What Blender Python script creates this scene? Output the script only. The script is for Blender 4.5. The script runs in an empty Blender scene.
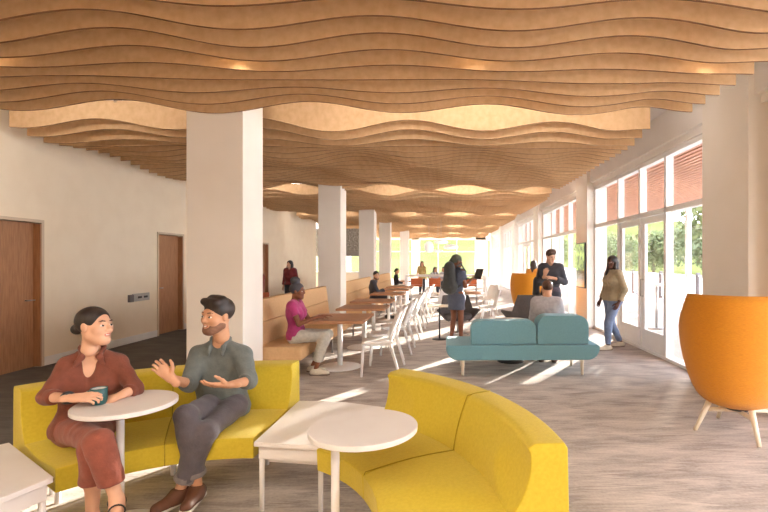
import bpy, bmesh, math, random
import numpy as np
from mathutils import Vector, Matrix
random.seed(7)
rng = np.random.default_rng(7)
SC = bpy.context.scene
COL = SC.collection
PI = math.pi

# ------------------------------------------------------------------ camera
EYE = 1.58
YAW = math.atan(11/468)
cam_d = bpy.data.cameras.new('camera'); cam = bpy.data.objects.new('camera', cam_d); COL.objects.link(cam)
cam_d.sensor_width = 36; cam_d.lens = 468/768*36
cam_d.shift_x = -(457-384)/768; cam_d.shift_y = (261-256)/768
cam_d.clip_end = 600; cam_d.clip_start = 0.05
cam.location = (0, 0, EYE); cam.rotation_euler = (PI/2, 0, -YAW)
SC.camera = cam

def at(px, py, Y):
    """world point on the plane y=Y seen along a photo direction"""
    c, s = math.cos(YAW), math.sin(YAW)
    xc = (px-457)/468; zc = -(py-261)/468
    t = Y/(-xc*s+c)
    return np.array([(xc*c+s)*t, Y, EYE+zc*t])

# ------------------------------------------------------------------ materials
def s2l(v):
    v = v/255
    return v/12.92 if v <= .04045 else ((v+.055)/1.055)**2.4
def rgb(r, g, b): return (s2l(r), s2l(g), s2l(b), 1)
def mat(name, col, rough=.6, metal=0, noise=None, bump=None, sheen=0, spec=.5, emit=None, stretch=(1,1,1), coord='Object'):
    m = bpy.data.materials.new(name); m.use_nodes = True
    nt = m.node_tree; b = nt.nodes['Principled BSDF']
    b.inputs['Base Color'].default_value = col
    b.inputs['Roughness'].default_value = rough
    b.inputs['Metallic'].default_value = metal
    b.inputs['Specular IOR Level'].default_value = spec
    if sheen: b.inputs['Sheen Weight'].default_value = sheen
    if emit:
        b.inputs['Emission Color'].default_value = emit[0]; b.inputs['Emission Strength'].default_value = emit[1]
    if noise or bump:
        tc = nt.nodes.new('ShaderNodeTexCoord'); mp = nt.nodes.new('ShaderNodeMapping')
        mp.inputs['Scale'].default_value = stretch
        nt.links.new(tc.outputs[coord], mp.inputs['Vector'])
    if noise:                      # (colour2, scale, detail)
        n = nt.nodes.new('ShaderNodeTexNoise'); n.inputs['Scale'].default_value = noise[1]; n.inputs['Detail'].default_value = noise[2]
        nt.links.new(mp.outputs[0], n.inputs['Vector'])
        cr = nt.nodes.new('ShaderNodeValToRGB'); cr.color_ramp.elements[0].color = col; cr.color_ramp.elements[1].color = noise[0]
        cr.color_ramp.elements[0].position = .35; cr.color_ramp.elements[1].position = .7
        nt.links.new(n.outputs['Fac'], cr.inputs[0]); nt.links.new(cr.outputs[0], b.inputs['Base Color'])
    if bump:                       # (scale, strength)
        n2 = nt.nodes.new('ShaderNodeTexNoise'); n2.inputs['Scale'].default_value = bump[0]; n2.inputs['Detail'].default_value = 3
        nt.links.new(mp.outputs[0], n2.inputs['Vector'])
        bp = nt.nodes.new('ShaderNodeBump'); bp.inputs['Strength'].default_value = bump[1]; bp.inputs['Distance'].default_value = .01
        nt.links.new(n2.outputs['Fac'], bp.inputs['Height']); nt.links.new(bp.outputs[0], b.inputs['Normal'])
    return m

M = {}
M['wall'] = mat('wall_paint', rgb(248,230,204), .85, noise=(rgb(244,225,198), 3, 2))
M['column'] = mat('column_paint', rgb(246,238,228), .8, noise=(rgb(242,234,223), 2, 2))
M['white'] = mat('white_frame', rgb(246,243,239), .5, noise=(rgb(243,239,235), 4, 2))
M['ceil'] = mat('ceiling_paint', rgb(246,239,233), .9, noise=(rgb(242,235,228), 2, 2))
M['plam'] = mat('white_laminate', rgb(236,231,228), .35, noise=(rgb(232,226,223), 6, 2))
M['baffle'] = mat('baffle_board', rgb(218,182,140), .7, noise=(rgb(206,167,124), 14, 6), spec=.25)
M['edge'] = mat('baffle_bottom_edge', rgb(132,92,60), .7, noise=(rgb(120,82,52), 14, 4), spec=.25)  # darker brown for the bottom faces of the baffles
M['oak'] = mat('oak_table', rgb(196,142,104), .45, noise=(rgb(176,122,86), 6, 5), stretch=(1,9,9))
M['door'] = mat('door_veneer', rgb(182,130,90), .5, noise=(rgb(160,110,74), 5, 5), stretch=(9,9,.9))
M['jamb'] = mat('door_frame_paint', rgb(216,194,166), .6, noise=(rgb(210,187,159), 5, 2))
M['yellow'] = mat('yellow_upholstery', rgb(218,194,54), .85, noise=(rgb(210,185,46), 60, 3), bump=(350,.25), sheen=.15)
M['teal'] = mat('teal_upholstery', rgb(124,174,186), .85, noise=(rgb(117,166,179), 60, 3), bump=(350,.2), sheen=.2)
M['orange'] = mat('orange_weave', rgb(232,154,28), .85, noise=(rgb(218,136,20), 40, 4), bump=(120,.5), stretch=(1,1,6), sheen=.2)
M['tan'] = mat('tan_upholstery', rgb(220,177,128), .75, noise=(rgb(212,169,120), 30, 3), bump=(300,.15))
M['greyfab'] = mat('charcoal_upholstery', rgb(92,84,82), .9, noise=(rgb(82,75,73), 40, 3), bump=(300,.2))
M['ash'] = mat('pale_ash_wood', rgb(246,232,210), .5, noise=(rgb(236,218,192), 8, 4), stretch=(6,6,1))
M['dark'] = mat('black_metal', rgb(38,36,36), .45, noise=(rgb(44,42,42), 10, 2))
M['steel'] = mat('brushed_steel', rgb(170,168,166), .35, .9, noise=(rgb(155,153,151), 20, 3))
M['stool'] = mat('stool_leather', rgb(190,96,48), .6, noise=(rgb(176,86,42), 20, 3))
M['duct'] = mat('duct_grey', rgb(120,110,108), .6, noise=(rgb(110,101,99), 4, 3))
M['backwall'] = mat('back_wall_tan', rgb(206,180,152), .6, noise=(rgb(194,166,138), 4, 5))
M['seam'] = mat('dark_yellow_piping', rgb(178,154,36), .9, noise=(rgb(168,144,32), 40, 2))
M['skirt'] = mat('baseboard_paint', rgb(240,234,226), .6, noise=(rgb(236,229,221), 5, 2))
M['cedar'] = mat('cedar_slats', rgb(204,148,116), .6, noise=(rgb(178,120,90), 3, 5), stretch=(9,.8,9))
M['paving'] = mat('pale_paving', rgb(196,189,180), .9, noise=(rgb(192,182,172), 2, 5), spec=0)
M['grass'] = mat('hill_grass', rgb(94,95,54), .95, noise=(rgb(104,104,62), .12, 5), spec=0)
M['bark'] = mat('bark', rgb(110,92,74), .9, noise=(rgb(90,74,58), 12, 4))
M['mug'] = mat('teal_glaze', rgb(34,84,84), .35, noise=(rgb(38,90,90), 10, 2))
M['mugin'] = mat('white_glaze', rgb(225,222,218), .3, noise=(rgb(220,217,213), 10, 2))
M['glow'] = mat('lamp_shade_lit', rgb(240,238,236), .6, emit=(rgb(255,246,236), .2))
M['lamp'] = mat('lamp_white', rgb(240,238,236), .6, noise=(rgb(236,234,232), 4, 2))
M['lens'] = mat('lit_lens', rgb(255,240,215), .4, emit=(rgb(255,226,180), 6))
M['tube'] = mat('gap_fill_glow', rgb(255,244,226), .5, emit=(rgb(254,248,242), 12))  # glow of the fill lamps added above the baffles
M['front_fill'] = mat('front_fill_glow', rgb(255,244,226), .5, emit=(rgb(255,242,224), 9))  # glow of the fill lamps added behind the camera
M['leaf'] = mat('leaf_green', rgb(88,95,58), .7, noise=(rgb(116,120,82), 1.5, 3), spec=.1)
M['leaf2'] = mat('leaf_olive', rgb(92,96,64), .7, noise=(rgb(116,120,88), 1.5, 3), spec=.1)
M['plate'] = mat('control_panel_metal', rgb(186,180,172), .4, .3, noise=(rgb(178,172,164), 10, 2))
M['speck'] = mat('patterned_grey_panel', rgb(120,116,110), .8, noise=(rgb(200,196,190), 16, 2))
M['cord'] = mat('cable_metal', rgb(190,186,180), .4, .6, noise=(rgb(180,176,170), 10, 2))

def skin(name, a, b, lip):
    return mat(name, a, .55, noise=(b, 8, 3), spec=.35), mat(name+'_lip', lip, .45, noise=(lip, 8, 2))
def cloth(name, r, g, b, v=.9, sc=24): return mat(name, rgb(r,g,b), .9, noise=(rgb(r*v,g*v,b*v), sc, 3), bump=(90,.3), sheen=.15)
M['eyewhite'] = mat('eye_white', rgb(232,226,220), .25, noise=(rgb(228,221,214), 8, 2))
M['iris'] = mat('eye_iris', rgb(40,26,20), .2, noise=(rgb(48,32,24), 8, 2))
M['teeth'] = mat('teeth_white', rgb(236,230,222), .3, noise=(rgb(232,226,216), 8, 2))

# floor carpet: planks of streaky beige-grey, a darker run along the corridor wall
def carpet():
    m = bpy.data.materials.new('carpet_planks'); m.use_nodes = True; nt = m.node_tree; b = nt.nodes['Principled BSDF']
    N = nt.nodes.new; L = nt.links.new
    tc = N('ShaderNodeTexCoord')
    ms = N('ShaderNodeMapping'); ms.inputs['Scale'].default_value = (1.6, 34, 1); L(tc.outputs['Object'], ms.inputs['Vector'])
    ns = N('ShaderNodeTexNoise'); ns.inputs['Scale'].default_value = 1; ns.inputs['Detail'].default_value = 3; L(ms.outputs[0], ns.inputs['Vector'])
    cx = N('ShaderNodeCombineXYZ'); sm = N('ShaderNodeMath'); sm.operation = 'MULTIPLY'; sm.inputs[1].default_value = .8; L(ns.outputs['Fac'], sm.inputs[0]); L(sm.outputs[0], cx.inputs[0])
    va = N('ShaderNodeVectorMath'); va.operation = 'ADD'; L(tc.outputs['Object'], va.inputs[0]); L(cx.outputs[0], va.inputs[1])
    mp = N('ShaderNodeMapping'); mp.inputs['Scale'].default_value = (1.0, 1.7, 1); L(va.outputs[0], mp.inputs['Vector'])
    n1 = N('ShaderNodeTexNoise'); n1.inputs['Scale'].default_value = 2.8; n1.inputs['Detail'].default_value = 7; n1.inputs['Roughness'].default_value = .7; L(mp.outputs[0], n1.inputs['Vector'])
    n2 = N('ShaderNodeTexNoise'); n2.inputs['Scale'].default_value = 45; n2.inputs['Detail'].default_value = 4; L(tc.outputs['Object'], n2.inputs['Vector'])
    br = N('ShaderNodeTexBrick'); br.inputs['Scale'].default_value = 1; br.inputs['Brick Width'].default_value = 1.0; br.inputs['Row Height'].default_value = .25
    br.inputs['Mortar Size'].default_value = .0; br.inputs['Color1'].default_value = (.42,.42,.42,1); br.inputs['Color2'].default_value = (.6,.6,.6,1); L(tc.outputs['Object'], br.inputs['Vector'])
    def mth(op, a, bb, c=None):
        x = N('ShaderNodeMath'); x.operation = op
        for i, v in enumerate((a, bb, c)):
            if v is None: continue
            if isinstance(v, (int, float)): x.inputs[i].default_value = v
            else: L(v, x.inputs[i])
        return x.outputs[0]
    f = mth('ADD', mth('MULTIPLY', n1.outputs['Fac'], 1.0), mth('ADD', mth('MULTIPLY', br.outputs['Color'], .12), mth('MULTIPLY', n2.outputs['Fac'], .18)))
    cr = N('ShaderNodeValToRGB'); e = cr.color_ramp.elements
    e[0].position = .52; e[0].color = rgb(158,147,140); e[1].position = .82; e[1].color = rgb(214,202,192)
    k = e.new(.64); k.color = rgb(186,175,166)
    L(f, cr.inputs[0])
    cd = N('ShaderNodeValToRGB'); e = cd.color_ramp.elements
    e[0].position = .45; e[0].color = rgb(92,86,80); e[1].position = .8; e[1].color = rgb(118,110,102); L(f, cd.inputs[0])
    sx = N('ShaderNodeSeparateXYZ'); L(tc.outputs['Object'], sx.inputs[0])
    lt = mth('MULTIPLY', mth('LESS_THAN', sx.outputs[0], -3.3), mth('LESS_THAN', sx.outputs[1], 22))
    mx = N('ShaderNodeMixRGB'); L(lt, mx.inputs[0]); L(cr.outputs[0], mx.inputs[1]); L(cd.outputs[0], mx.inputs[2])
    L(mx.outputs[0], b.inputs['Base Color']); b.inputs['Roughness'].default_value = .95; b.inputs['Specular IOR Level'].default_value = .2
    bp = N('ShaderNodeBump'); bp.inputs['Strength'].default_value = .3; bp.inputs['Distance'].default_value = .006; L(n2.outputs['Fac'], bp.inputs['Height']); L(bp.outputs[0], b.inputs['Normal'])
    return m
M['carpet'] = carpet()
def glass():
    m = bpy.data.materials.new('window_glass'); m.use_nodes = True; nt = m.node_tree
    for n in list(nt.nodes): nt.nodes.remove(n)
    N = nt.nodes.new; o = N('ShaderNodeOutputMaterial'); t = N('ShaderNodeBsdfTransparent'); g = N('ShaderNodeBsdfGlossy'); mx = N('ShaderNodeMixShader')
    g.inputs['Roughness'].default_value = .02; t.inputs['Color'].default_value = (.98,.985,.985,1)
    fr = N('ShaderNodeLayerWeight'); pw = N('ShaderNodeMath'); pw.operation = 'POWER'; pw.inputs[1].default_value = 4; nt.links.new(fr.outputs['Facing'], pw.inputs[0])
    ma = N('ShaderNodeMath'); ma.operation = 'MULTIPLY_ADD'; ma.inputs[1].default_value = .3; ma.inputs[2].default_value = .03; nt.links.new(pw.outputs[0], ma.inputs[0])
    nt.links.new(ma.outputs[0], mx.inputs[0]); nt.links.new(t.outputs[0], mx.inputs[1]); nt.links.new(g.outputs[0], mx.inputs[2]); nt.links.new(mx.outputs[0], o.inputs[0])
    return m
M['glass'] = glass()
def screen():  # mottled green above orange, painted in as emission
    m = mat('display_screen', rgb(10,12,10), .15); nt = m.node_tree; b = nt.nodes['Principled BSDF']; N = nt.nodes.new; L = nt.links.new
    tc = N('ShaderNodeTexCoord'); n = N('ShaderNodeTexNoise'); n.inputs['Scale'].default_value = 9; n.inputs['Detail'].default_value = 5; L(tc.outputs['Object'], n.inputs['Vector'])
    cr = N('ShaderNodeValToRGB'); e = cr.color_ramp.elements; e[0].position=.4; e[0].color = rgb(40,66,22); e[1].position=.66; e[1].color = rgb(150,176,80); L(n.outputs['Fac'], cr.inputs[0])
    sx = N('ShaderNodeSeparateXYZ'); L(tc.outputs['Object'], sx.inputs[0])
    c2 = N('ShaderNodeValToRGB'); e = c2.color_ramp.elements; e[0].position=0; e[0].color=rgb(190,120,30); e[1].position=.22; e[1].color=(0,0,0,1)
    mr = N('ShaderNodeMapRange'); mr.inputs[1].default_value=.95; mr.inputs[2].default_value=1.95; L(sx.outputs[2], mr.inputs[0]); L(mr.outputs[0], c2.inputs[0])
    r3 = N('ShaderNodeMath'); r3.operation='GREATER_THAN'; L(mr.outputs[0], r3.inputs[0]); r3.inputs[1].default_value=.4
    mx = N('ShaderNodeMixRGB'); L(r3.outputs[0], mx.inputs[0]); L(c2.outputs[0], mx.inputs[1]); L(cr.outputs[0], mx.inputs[2])
    L(mx.outputs[0], b.inputs['Emission Color']); b.inputs['Emission Strength'].default_value = .8
    return m
M['screen'] = screen()

# ------------------------------------------------------------------ object helpers
def lk(o, parent=None):
    COL.objects.link(o)
    if parent is not None: o.parent = parent
    return o
def tag(o, label=None, cat=None, group=None, kind=None):
    if label: o['label'] = label
    if cat: o['category'] = cat
    if group: o['group'] = group
    if kind: o['kind'] = kind
    return o
def thing(name, label, cat, loc=(0,0,0), rz=0, group=None, kind=None):
    o = bpy.data.objects.new(name, None); o.location = loc; o.rotation_euler = (0,0,rz); o.empty_display_size = .1
    lk(o); return tag(o, label, cat, group, kind)
def dup(root, loc, rz=None, label=None, group=None, scale=None):
    r = root.copy(); COL.objects.link(r); r.location = loc
    if rz is not None: r.rotation_euler = (0,0,rz)
    if scale: r.scale = scale
    if label: r['label'] = label
    if group: r['group'] = group
    for ch in list(root.children):
        c = ch.copy(); COL.objects.link(c); c.parent = r
        for g in ch.children:
            d = g.copy(); COL.objects.link(d); d.parent = c
    return r

class MB:
    """collects faces, then links them as one mesh object"""
    def __init__(s): s.bm = bmesh.new()
    def box(s, x0,x1,y0,y1,z0,z1, bev=0, rot=None, piv=None):
        b = bmesh.new(); bmesh.ops.create_cube(b, size=1)
        for v in b.verts: v.co = Vector((x0+(v.co.x+.5)*(x1-x0), y0+(v.co.y+.5)*(y1-y0), z0+(v.co.z+.5)*(z1-z0)))
        if bev: bmesh.ops.bevel(b, geom=b.edges[:], offset=bev, segments=3, affect='EDGES', profile=.5)
        if rot is not None:
            p = Vector(piv if piv else ((x0+x1)/2,(y0+y1)/2,(z0+z1)/2))
            for v in b.verts: v.co = rot @ (v.co-p) + p
        return s.add(b)
    def add(s, b):
        me = bpy.data.meshes.new('t'); b.to_mesh(me); b.free(); s.bm.from_mesh(me); bpy.data.meshes.remove(me); return s
    def prism(s, pts, z0, z1, bev=0):      # horizontal polygon extruded in z
        b = bmesh.new(); f = b.faces.new([b.verts.new((p[0],p[1],z0)) for p in pts])
        r = bmesh.ops.extrude_face_region(b, geom=[f])
        for v in r['geom']:
            if isinstance(v, bmesh.types.BMVert): v.co.z = z1
        bmesh.ops.recalc_face_normals(b, faces=b.faces[:])
        if bev: bmesh.ops.bevel(b, geom=b.edges[:], offset=bev, segments=2, affect='EDGES', profile=.5)
        return s.add(b)
    def tube(s, pts, r, seg=12, cap=True):
        pts = [Vector(p) for p in pts]; rs = r if isinstance(r,(list,tuple)) else [r]*len(pts)
        b = bmesh.new(); rings = []; u = None
        for i, p in enumerate(pts):
            d = (pts[min(i+1,len(pts)-1)]-pts[max(i-1,0)]).normalized()
            if u is None: u = d.orthogonal().normalized()
            u = (u - d*u.dot(d)).normalized(); w = d.cross(u)
            rings.append([b.verts.new(p+(u*math.cos(2*PI*k/seg)+w*math.sin(2*PI*k/seg))*rs[i]) for k in range(seg)])
        for a, c in zip(rings, rings[1:]):
            for k in range(seg): b.faces.new((a[k],a[(k+1)%seg],c[(k+1)%seg],c[k]))
        if cap: b.faces.new(rings[0][::-1]); b.faces.new(rings[-1])
        for f in b.faces: f.smooth = True
        return s.add(b)
    def lathe(s, prof, c=(0,0,0), seg=40, sm=True, cap=True):
        b = bmesh.new(); rings = []
        for r, z in prof: rings.append([b.verts.new((c[0]+r*math.cos(2*PI*k/seg), c[1]+r*math.sin(2*PI*k/seg), c[2]+z)) for k in range(seg)])
        for a, d in zip(rings, rings[1:]):
            for k in range(seg): b.faces.new((a[k],a[(k+1)%seg],d[(k+1)%seg],d[k]))
        if cap: b.faces.new(rings[0][::-1]); b.faces.new(rings[-1])
        bmesh.ops.recalc_face_normals(b, faces=b.faces[:])
        for f in b.faces: f.smooth = sm
        return s.add(b)
    def grid(s, P, closed=False, sm=True):    # P[i][j] points
        b = bmesh.new(); V = [[b.verts.new(p) for p in row] for row in P]
        for i in range(len(V)-1):
            for j in range(len(V[0])-1): b.faces.new((V[i][j],V[i][j+1],V[i+1][j+1],V[i+1][j]))
        for f in b.faces: f.smooth = sm
        return s.add(b)
    def build(s, name, m, parent=None, bevel=0, smooth_angle=None, solid=0):
        me = bpy.data.meshes.new(name); s.bm.to_mesh(me); s.bm.free()
        o = bpy.data.objects.new(name, me); lk(o, parent)
        if isinstance(m, (list,tuple)):
            for x in m: me.materials.append(x)
        else: me.materials.append(m)
        if solid:
            md = o.modifiers.new('solid','SOLIDIFY'); md.thickness = solid; md.offset = 0
        if bevel:
            md = o.modifiers.new('bevel','BEVEL'); md.width = bevel; md.segments = 3; md.limit_method = 'ANGLE'; md.angle_limit = math.radians(35)
            me.shade_smooth()
            try:
                w = o.modifiers.new('wn','WEIGHTED_NORMAL')
            except Exception: pass
        return o
def struct(name, mb, m, label=None, parent=None, **k):
    o = mb.build(name, m, parent, **k)
    if parent is None: o['kind'] = 'structure'
    if label: o['label'] = label
    return o
# ------------------------------------------------------------------ implicit-surface modelling for people
def cap(a, b, ra, rb=None, k=.02, n=None, s=1., op='u', c0=False, c1=False):
    return ('cap', np.array(a,float), np.array(b,float), ra, ra if rb is None else rb, k, None if n is None else np.array(n,float), s, op, c0, c1)
def ell(c, r, k=.02, op='u', R=None): return ('ell', np.array(c,float), np.array(r,float), k, op, R)
def plane(p, n): return ('pl', np.array(p,float), np.array(n,float))
def prim_box(p):
    if p[0]=='cap':
        _,a,b,ra,rb,k,n,s,op,c0,c1 = p; m = max(ra,rb)*max(1,s)
        return np.minimum(a,b)-m, np.maximum(a,b)+m
    c, r = p[1], p[2]; m = r if p[5] is None else np.full(3, r.max())
    return c-m, c+m
def prim_d(p, X, Y, Z):
    if p[0]=='cap':
        _,a,b,ra,rb,k,n,s,op,c0,c1 = p; ba = b-a; L2 = max(ba@ba, 1e-9)
        x, y, z = X-a[0], Y-a[1], Z-a[2]
        tr = (x*ba[0]+y*ba[1]+z*ba[2])/L2; t = np.clip(tr, 0, 1)
        x = x-t*ba[0]; y = y-t*ba[1]; z = z-t*ba[2]
        if n is not None:
            q = (x*n[0]+y*n[1]+z*n[2])*(1/s-1); x = x+q*n[0]; y = y+q*n[1]; z = z+q*n[2]
        d = np.sqrt(x*x+y*y+z*z)-(ra+(rb-ra)*t)
        L = math.sqrt(L2)
        if c1: d = np.maximum(d, (tr-1)*L)
        if c0: d = np.maximum(d, -tr*L)
        return d
    _,c,r,k,op,R = p
    x, y, z = X-c[0], Y-c[1], Z-c[2]
    if R is not None:
        x, y, z = (R[0][0]*x+R[1][0]*y+R[2][0]*z, R[0][1]*x+R[1][1]*y+R[2][1]*z, R[0][2]*x+R[1][2]*y+R[2][2]*z)
    k0 = np.sqrt((x/r[0])**2+(y/r[1])**2+(z/r[2])**2)+1e-9
    k1 = np.sqrt((x/r[0]**2)**2+(y/r[1]**2)**2+(z/r[2]**2)**2)+1e-9
    return k0*(k0-1)/k1
def sdf_mesh(prims, h, wr=0, wf=40.):
    adds = [p for p in prims if p[0]!='pl' and p[8 if p[0]=='cap' else 4]=='u']
    lo = np.min([prim_box(p)[0] for p in adds],0)-3*h-.01; hi = np.max([prim_box(p)[1] for p in adds],0)+3*h+.01
    n = np.ceil((hi-lo)/h).astype(int)+1
    ax = [lo[i]+h*np.arange(n[i]) for i in range(3)]
    F = np.full(tuple(n), .25, np.float32)
    for p in prims:
        if p[0]=='pl':
            _,q,nn = p
            d = (ax[0]-q[0])[:,None,None]*nn[0]+(ax[1]-q[1])[None,:,None]*nn[1]+(ax[2]-q[2])[None,None,:]*nn[2]
            F = np.maximum(F, d.astype(np.float32)); continue
        k = p[5] if p[0]=='cap' else p[3]; op = p[8] if p[0]=='cap' else p[4]
        a, b = prim_box(p); m = k+3*h
        i0 = np.maximum(((a-m-lo)/h).astype(int), 0); i1 = np.minimum(((b+m-lo)/h).astype(int)+2, n)
        if (i1<=i0).any(): continue
        sl = tuple(slice(i0[i], i1[i]) for i in range(3))
        X = ax[0][sl[0]][:,None,None]; Y = ax[1][sl[1]][None,:,None]; Z = ax[2][sl[2]][None,None,:]
        d = prim_d(p, X, Y, Z).astype(np.float32); f = F[sl]
        if op=='u':
            e = np.maximum(k-np.abs(f-d), 0)/k; F[sl] = np.minimum(f,d)-e*e*k*.25
        elif op=='s':
            e = np.maximum(k-np.abs(f+d), 0)/k; F[sl] = np.maximum(f,-d)+e*e*k*.25
        elif op=='i':
            G = np.full_like(F, .25); G[sl] = d; F = np.maximum(F, G)
    if wr:
        X = ax[0][:,None,None]; Y = ax[1][None,:,None]; Z = ax[2][None,None,:]
        w = np.sin(wf*(X*.8+Y*.5+Z*.9)+2.3*np.sin(wf*.45*(Y-X*.6+Z*.3)))*.6+np.sin(wf*1.7*(Z*.7-X*.6+Y*.4)+1.8*np.sin(wf*.5*(X+Z)))*.4
        F = F+(wr*w).astype(np.float32)
    return nets(F, lo, h)
def nets(F, lo, h):
    S = F<0
    cs = [(i,j,k) for i in (0,1) for j in (0,1) for k in (0,1)]
    nx,ny,nz = F.shape
    cnt = np.zeros((nx-1,ny-1,nz-1), np.int8)
    for i,j,k in cs: cnt += S[i:nx-1+i, j:ny-1+j, k:nz-1+k]
    msk = (cnt>0)&(cnt<8); I = np.argwhere(msk)
    idx = np.full(msk.shape, -1, np.int64); idx[msk] = np.arange(len(I))
    vals = np.stack([F[I[:,0]+i, I[:,1]+j, I[:,2]+k] for i,j,k in cs], 1)
    pos = np.zeros((len(I),3)); num = np.zeros(len(I))
    for a in range(8):
        for b in range(a+1, 8):
            ca, cb = np.array(cs[a]), np.array(cs[b])
            if np.abs(ca-cb).sum()!=1: continue
            va, vb = vals[:,a], vals[:,b]; cr = (va<0)!=(vb<0)
            t = np.where(cr, va/np.where(cr, va-vb, 1), 0)
            pos += np.where(cr[:,None], ca+t[:,None]*(cb-ca), 0); num += cr
    V = lo + h*(I+pos/num[:,None])
    Q = []
    for axs in range(3):
        u, v = (axs+1)%3, (axs+2)%3
        s0 = [slice(None)]*3; s1 = [slice(None)]*3; s0[axs] = slice(0,-1); s1[axs] = slice(1,None)
        A, B = S[tuple(s0)], S[tuple(s1)]
        E = np.argwhere(A!=B)
        ok = (E[:,u]>0)&(E[:,v]>0)&(E[:,u]<F.shape[u]-1)&(E[:,v]<F.shape[v]-1); E = E[ok]
        flip = ~A[E[:,0],E[:,1],E[:,2]]
        def g(du,dv):
            e = E.copy(); e[:,u] -= du; e[:,v] -= dv; return idx[e[:,0],e[:,1],e[:,2]]
        q = np.stack([g(1,1),g(0,1),g(0,0),g(1,0)],1); q[flip] = q[flip][:,::-1]; Q.append(q)
    return V, np.concatenate(Q)
def smooth_vf(V, Q, it=1, lam=.5):
    for _ in range(it):
        acc = np.zeros_like(V); num = np.zeros(len(V))
        for a in range(4):
            for b in ((a+1)%4, (a+3)%4):
                np.add.at(acc, Q[:,a], V[Q[:,b]]); np.add.at(num, Q[:,a], 1)
        V = V + lam*(acc/np.maximum(num,1)[:,None]-V)
    return V
def vq_obj(name, parts, mats, parent, origin):
    """parts: list of (V, Q, face-material indices or int)"""
    Vs, Qs, Ms, off = [], [], [], 0
    for V, Q, mi in parts:
        Vs.append(V-origin); Qs.append(Q+off); off += len(V)
        Ms.append(np.full(len(Q), mi) if np.isscalar(mi) else mi)
    V = np.concatenate(Vs); Q = np.concatenate(Qs); mi = np.concatenate(Ms).astype(np.int32)
    me = bpy.data.meshes.new(name); me.vertices.add(len(V)); me.vertices.foreach_set('co', V.astype(np.float32).ravel())
    me.loops.add(Q.size); me.loops.foreach_set('vertex_index', Q.astype(np.int32).ravel())
    me.polygons.add(len(Q)); me.polygons.foreach_set('loop_start', np.arange(0,Q.size,4,dtype=np.int32)); me.polygons.foreach_set('loop_total', np.full(len(Q),4,np.int32))
    for m in mats: me.materials.append(m)
    me.polygons.foreach_set('material_index', mi); me.update(calc_edges=True); me.validate(); me.shade_smooth()
    o = bpy.data.objects.new(name, me); lk(o, parent); return o
def nrm(v): v = np.array(v,float); return v/np.linalg.norm(v)
def frame(fwd, up=(0,0,1)):
    f = nrm(fwd); r = nrm(np.cross(f, up)); u = np.cross(r, f); return np.stack([r,f,u],1)   # columns: right, forward, up

def head_mesh(st, h):
    w = st.get('hw',1.); jw = .86 if st.get('fem') else 1.
    P = [ell((0,-.015,.032),(.075*w,.094,.086)), ell((0,.022,-.03),(.061*w,.07,.085),.03), cap((-.012*jw,.064,-.093),(.012*jw,.064,-.093),.021 if jw==1 else .018,k=.03),
         cap((-.05*w*jw,.0,-.06),(-.016*jw,.06,-.092),.022,k=.03), cap((.05*w*jw,.0,-.06),(.016*jw,.06,-.092),.022,k=.03),
         ell((-.038*w,.06,-.022),(.028,.024,.026),.02), ell((.038*w,.06,-.022),(.028,.024,.026),.02),
         cap((-.036,.078 if jw==1 else .0755,.026),(.036,.078 if jw==1 else .0755,.026),.010 if jw==1 else .006,k=.018),
         ell((-.032,.107,.006),(.02,.017,.011),.012,'s'), ell((.032,.107,.006),(.02,.017,.011),.012,'s'),
         cap((0,.086,.016),(0,.107,-.02),.0075,.0115,k=.012), cap((-.012,.094,-.027),(.012,.094,-.027),.0085,k=.008),
         cap((-.022,.080,-.049),(0,.0915,-.0505),.006,k=.006), cap((.022,.080,-.049),(0,.0915,-.0505),.006,k=.006),
         cap((-.017,.081,-.058),(0,.088,-.0635),.007,k=.006), cap((.017,.081,-.058),(0,.088,-.0635),.007,k=.006),
         ell((-.076*w,-.004,.0),(.011,.02,.03),.008), ell((.076*w,-.004,.0),(.011,.02,.03),.008),
         cap((0,-.025,-.04),(0,-.04,-.15),.05 if jw==1 else .042,.052 if jw==1 else .044,k=.03)]
    V, Q = sdf_mesh(P, h); V = smooth_vf(V, Q, 1, .4)
    c = V[Q].mean(1); mi = np.zeros(len(Q), int)
    lip = (np.abs(c[:,0])<.023-np.abs(c[:,2]+.055)*.7)&(c[:,1]>.078)&(c[:,2]<-.0465)&(c[:,2]>-.0675)
    mi[lip] = 1
    if st.get('smile'): mi[(np.abs(c[:,0])<.0145)&(c[:,1]>.074)&(np.abs(c[:,2]+.0568-.004*(c[:,0]/.017)**2)<.0031)] = 2
    return V, Q, mi
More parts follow.
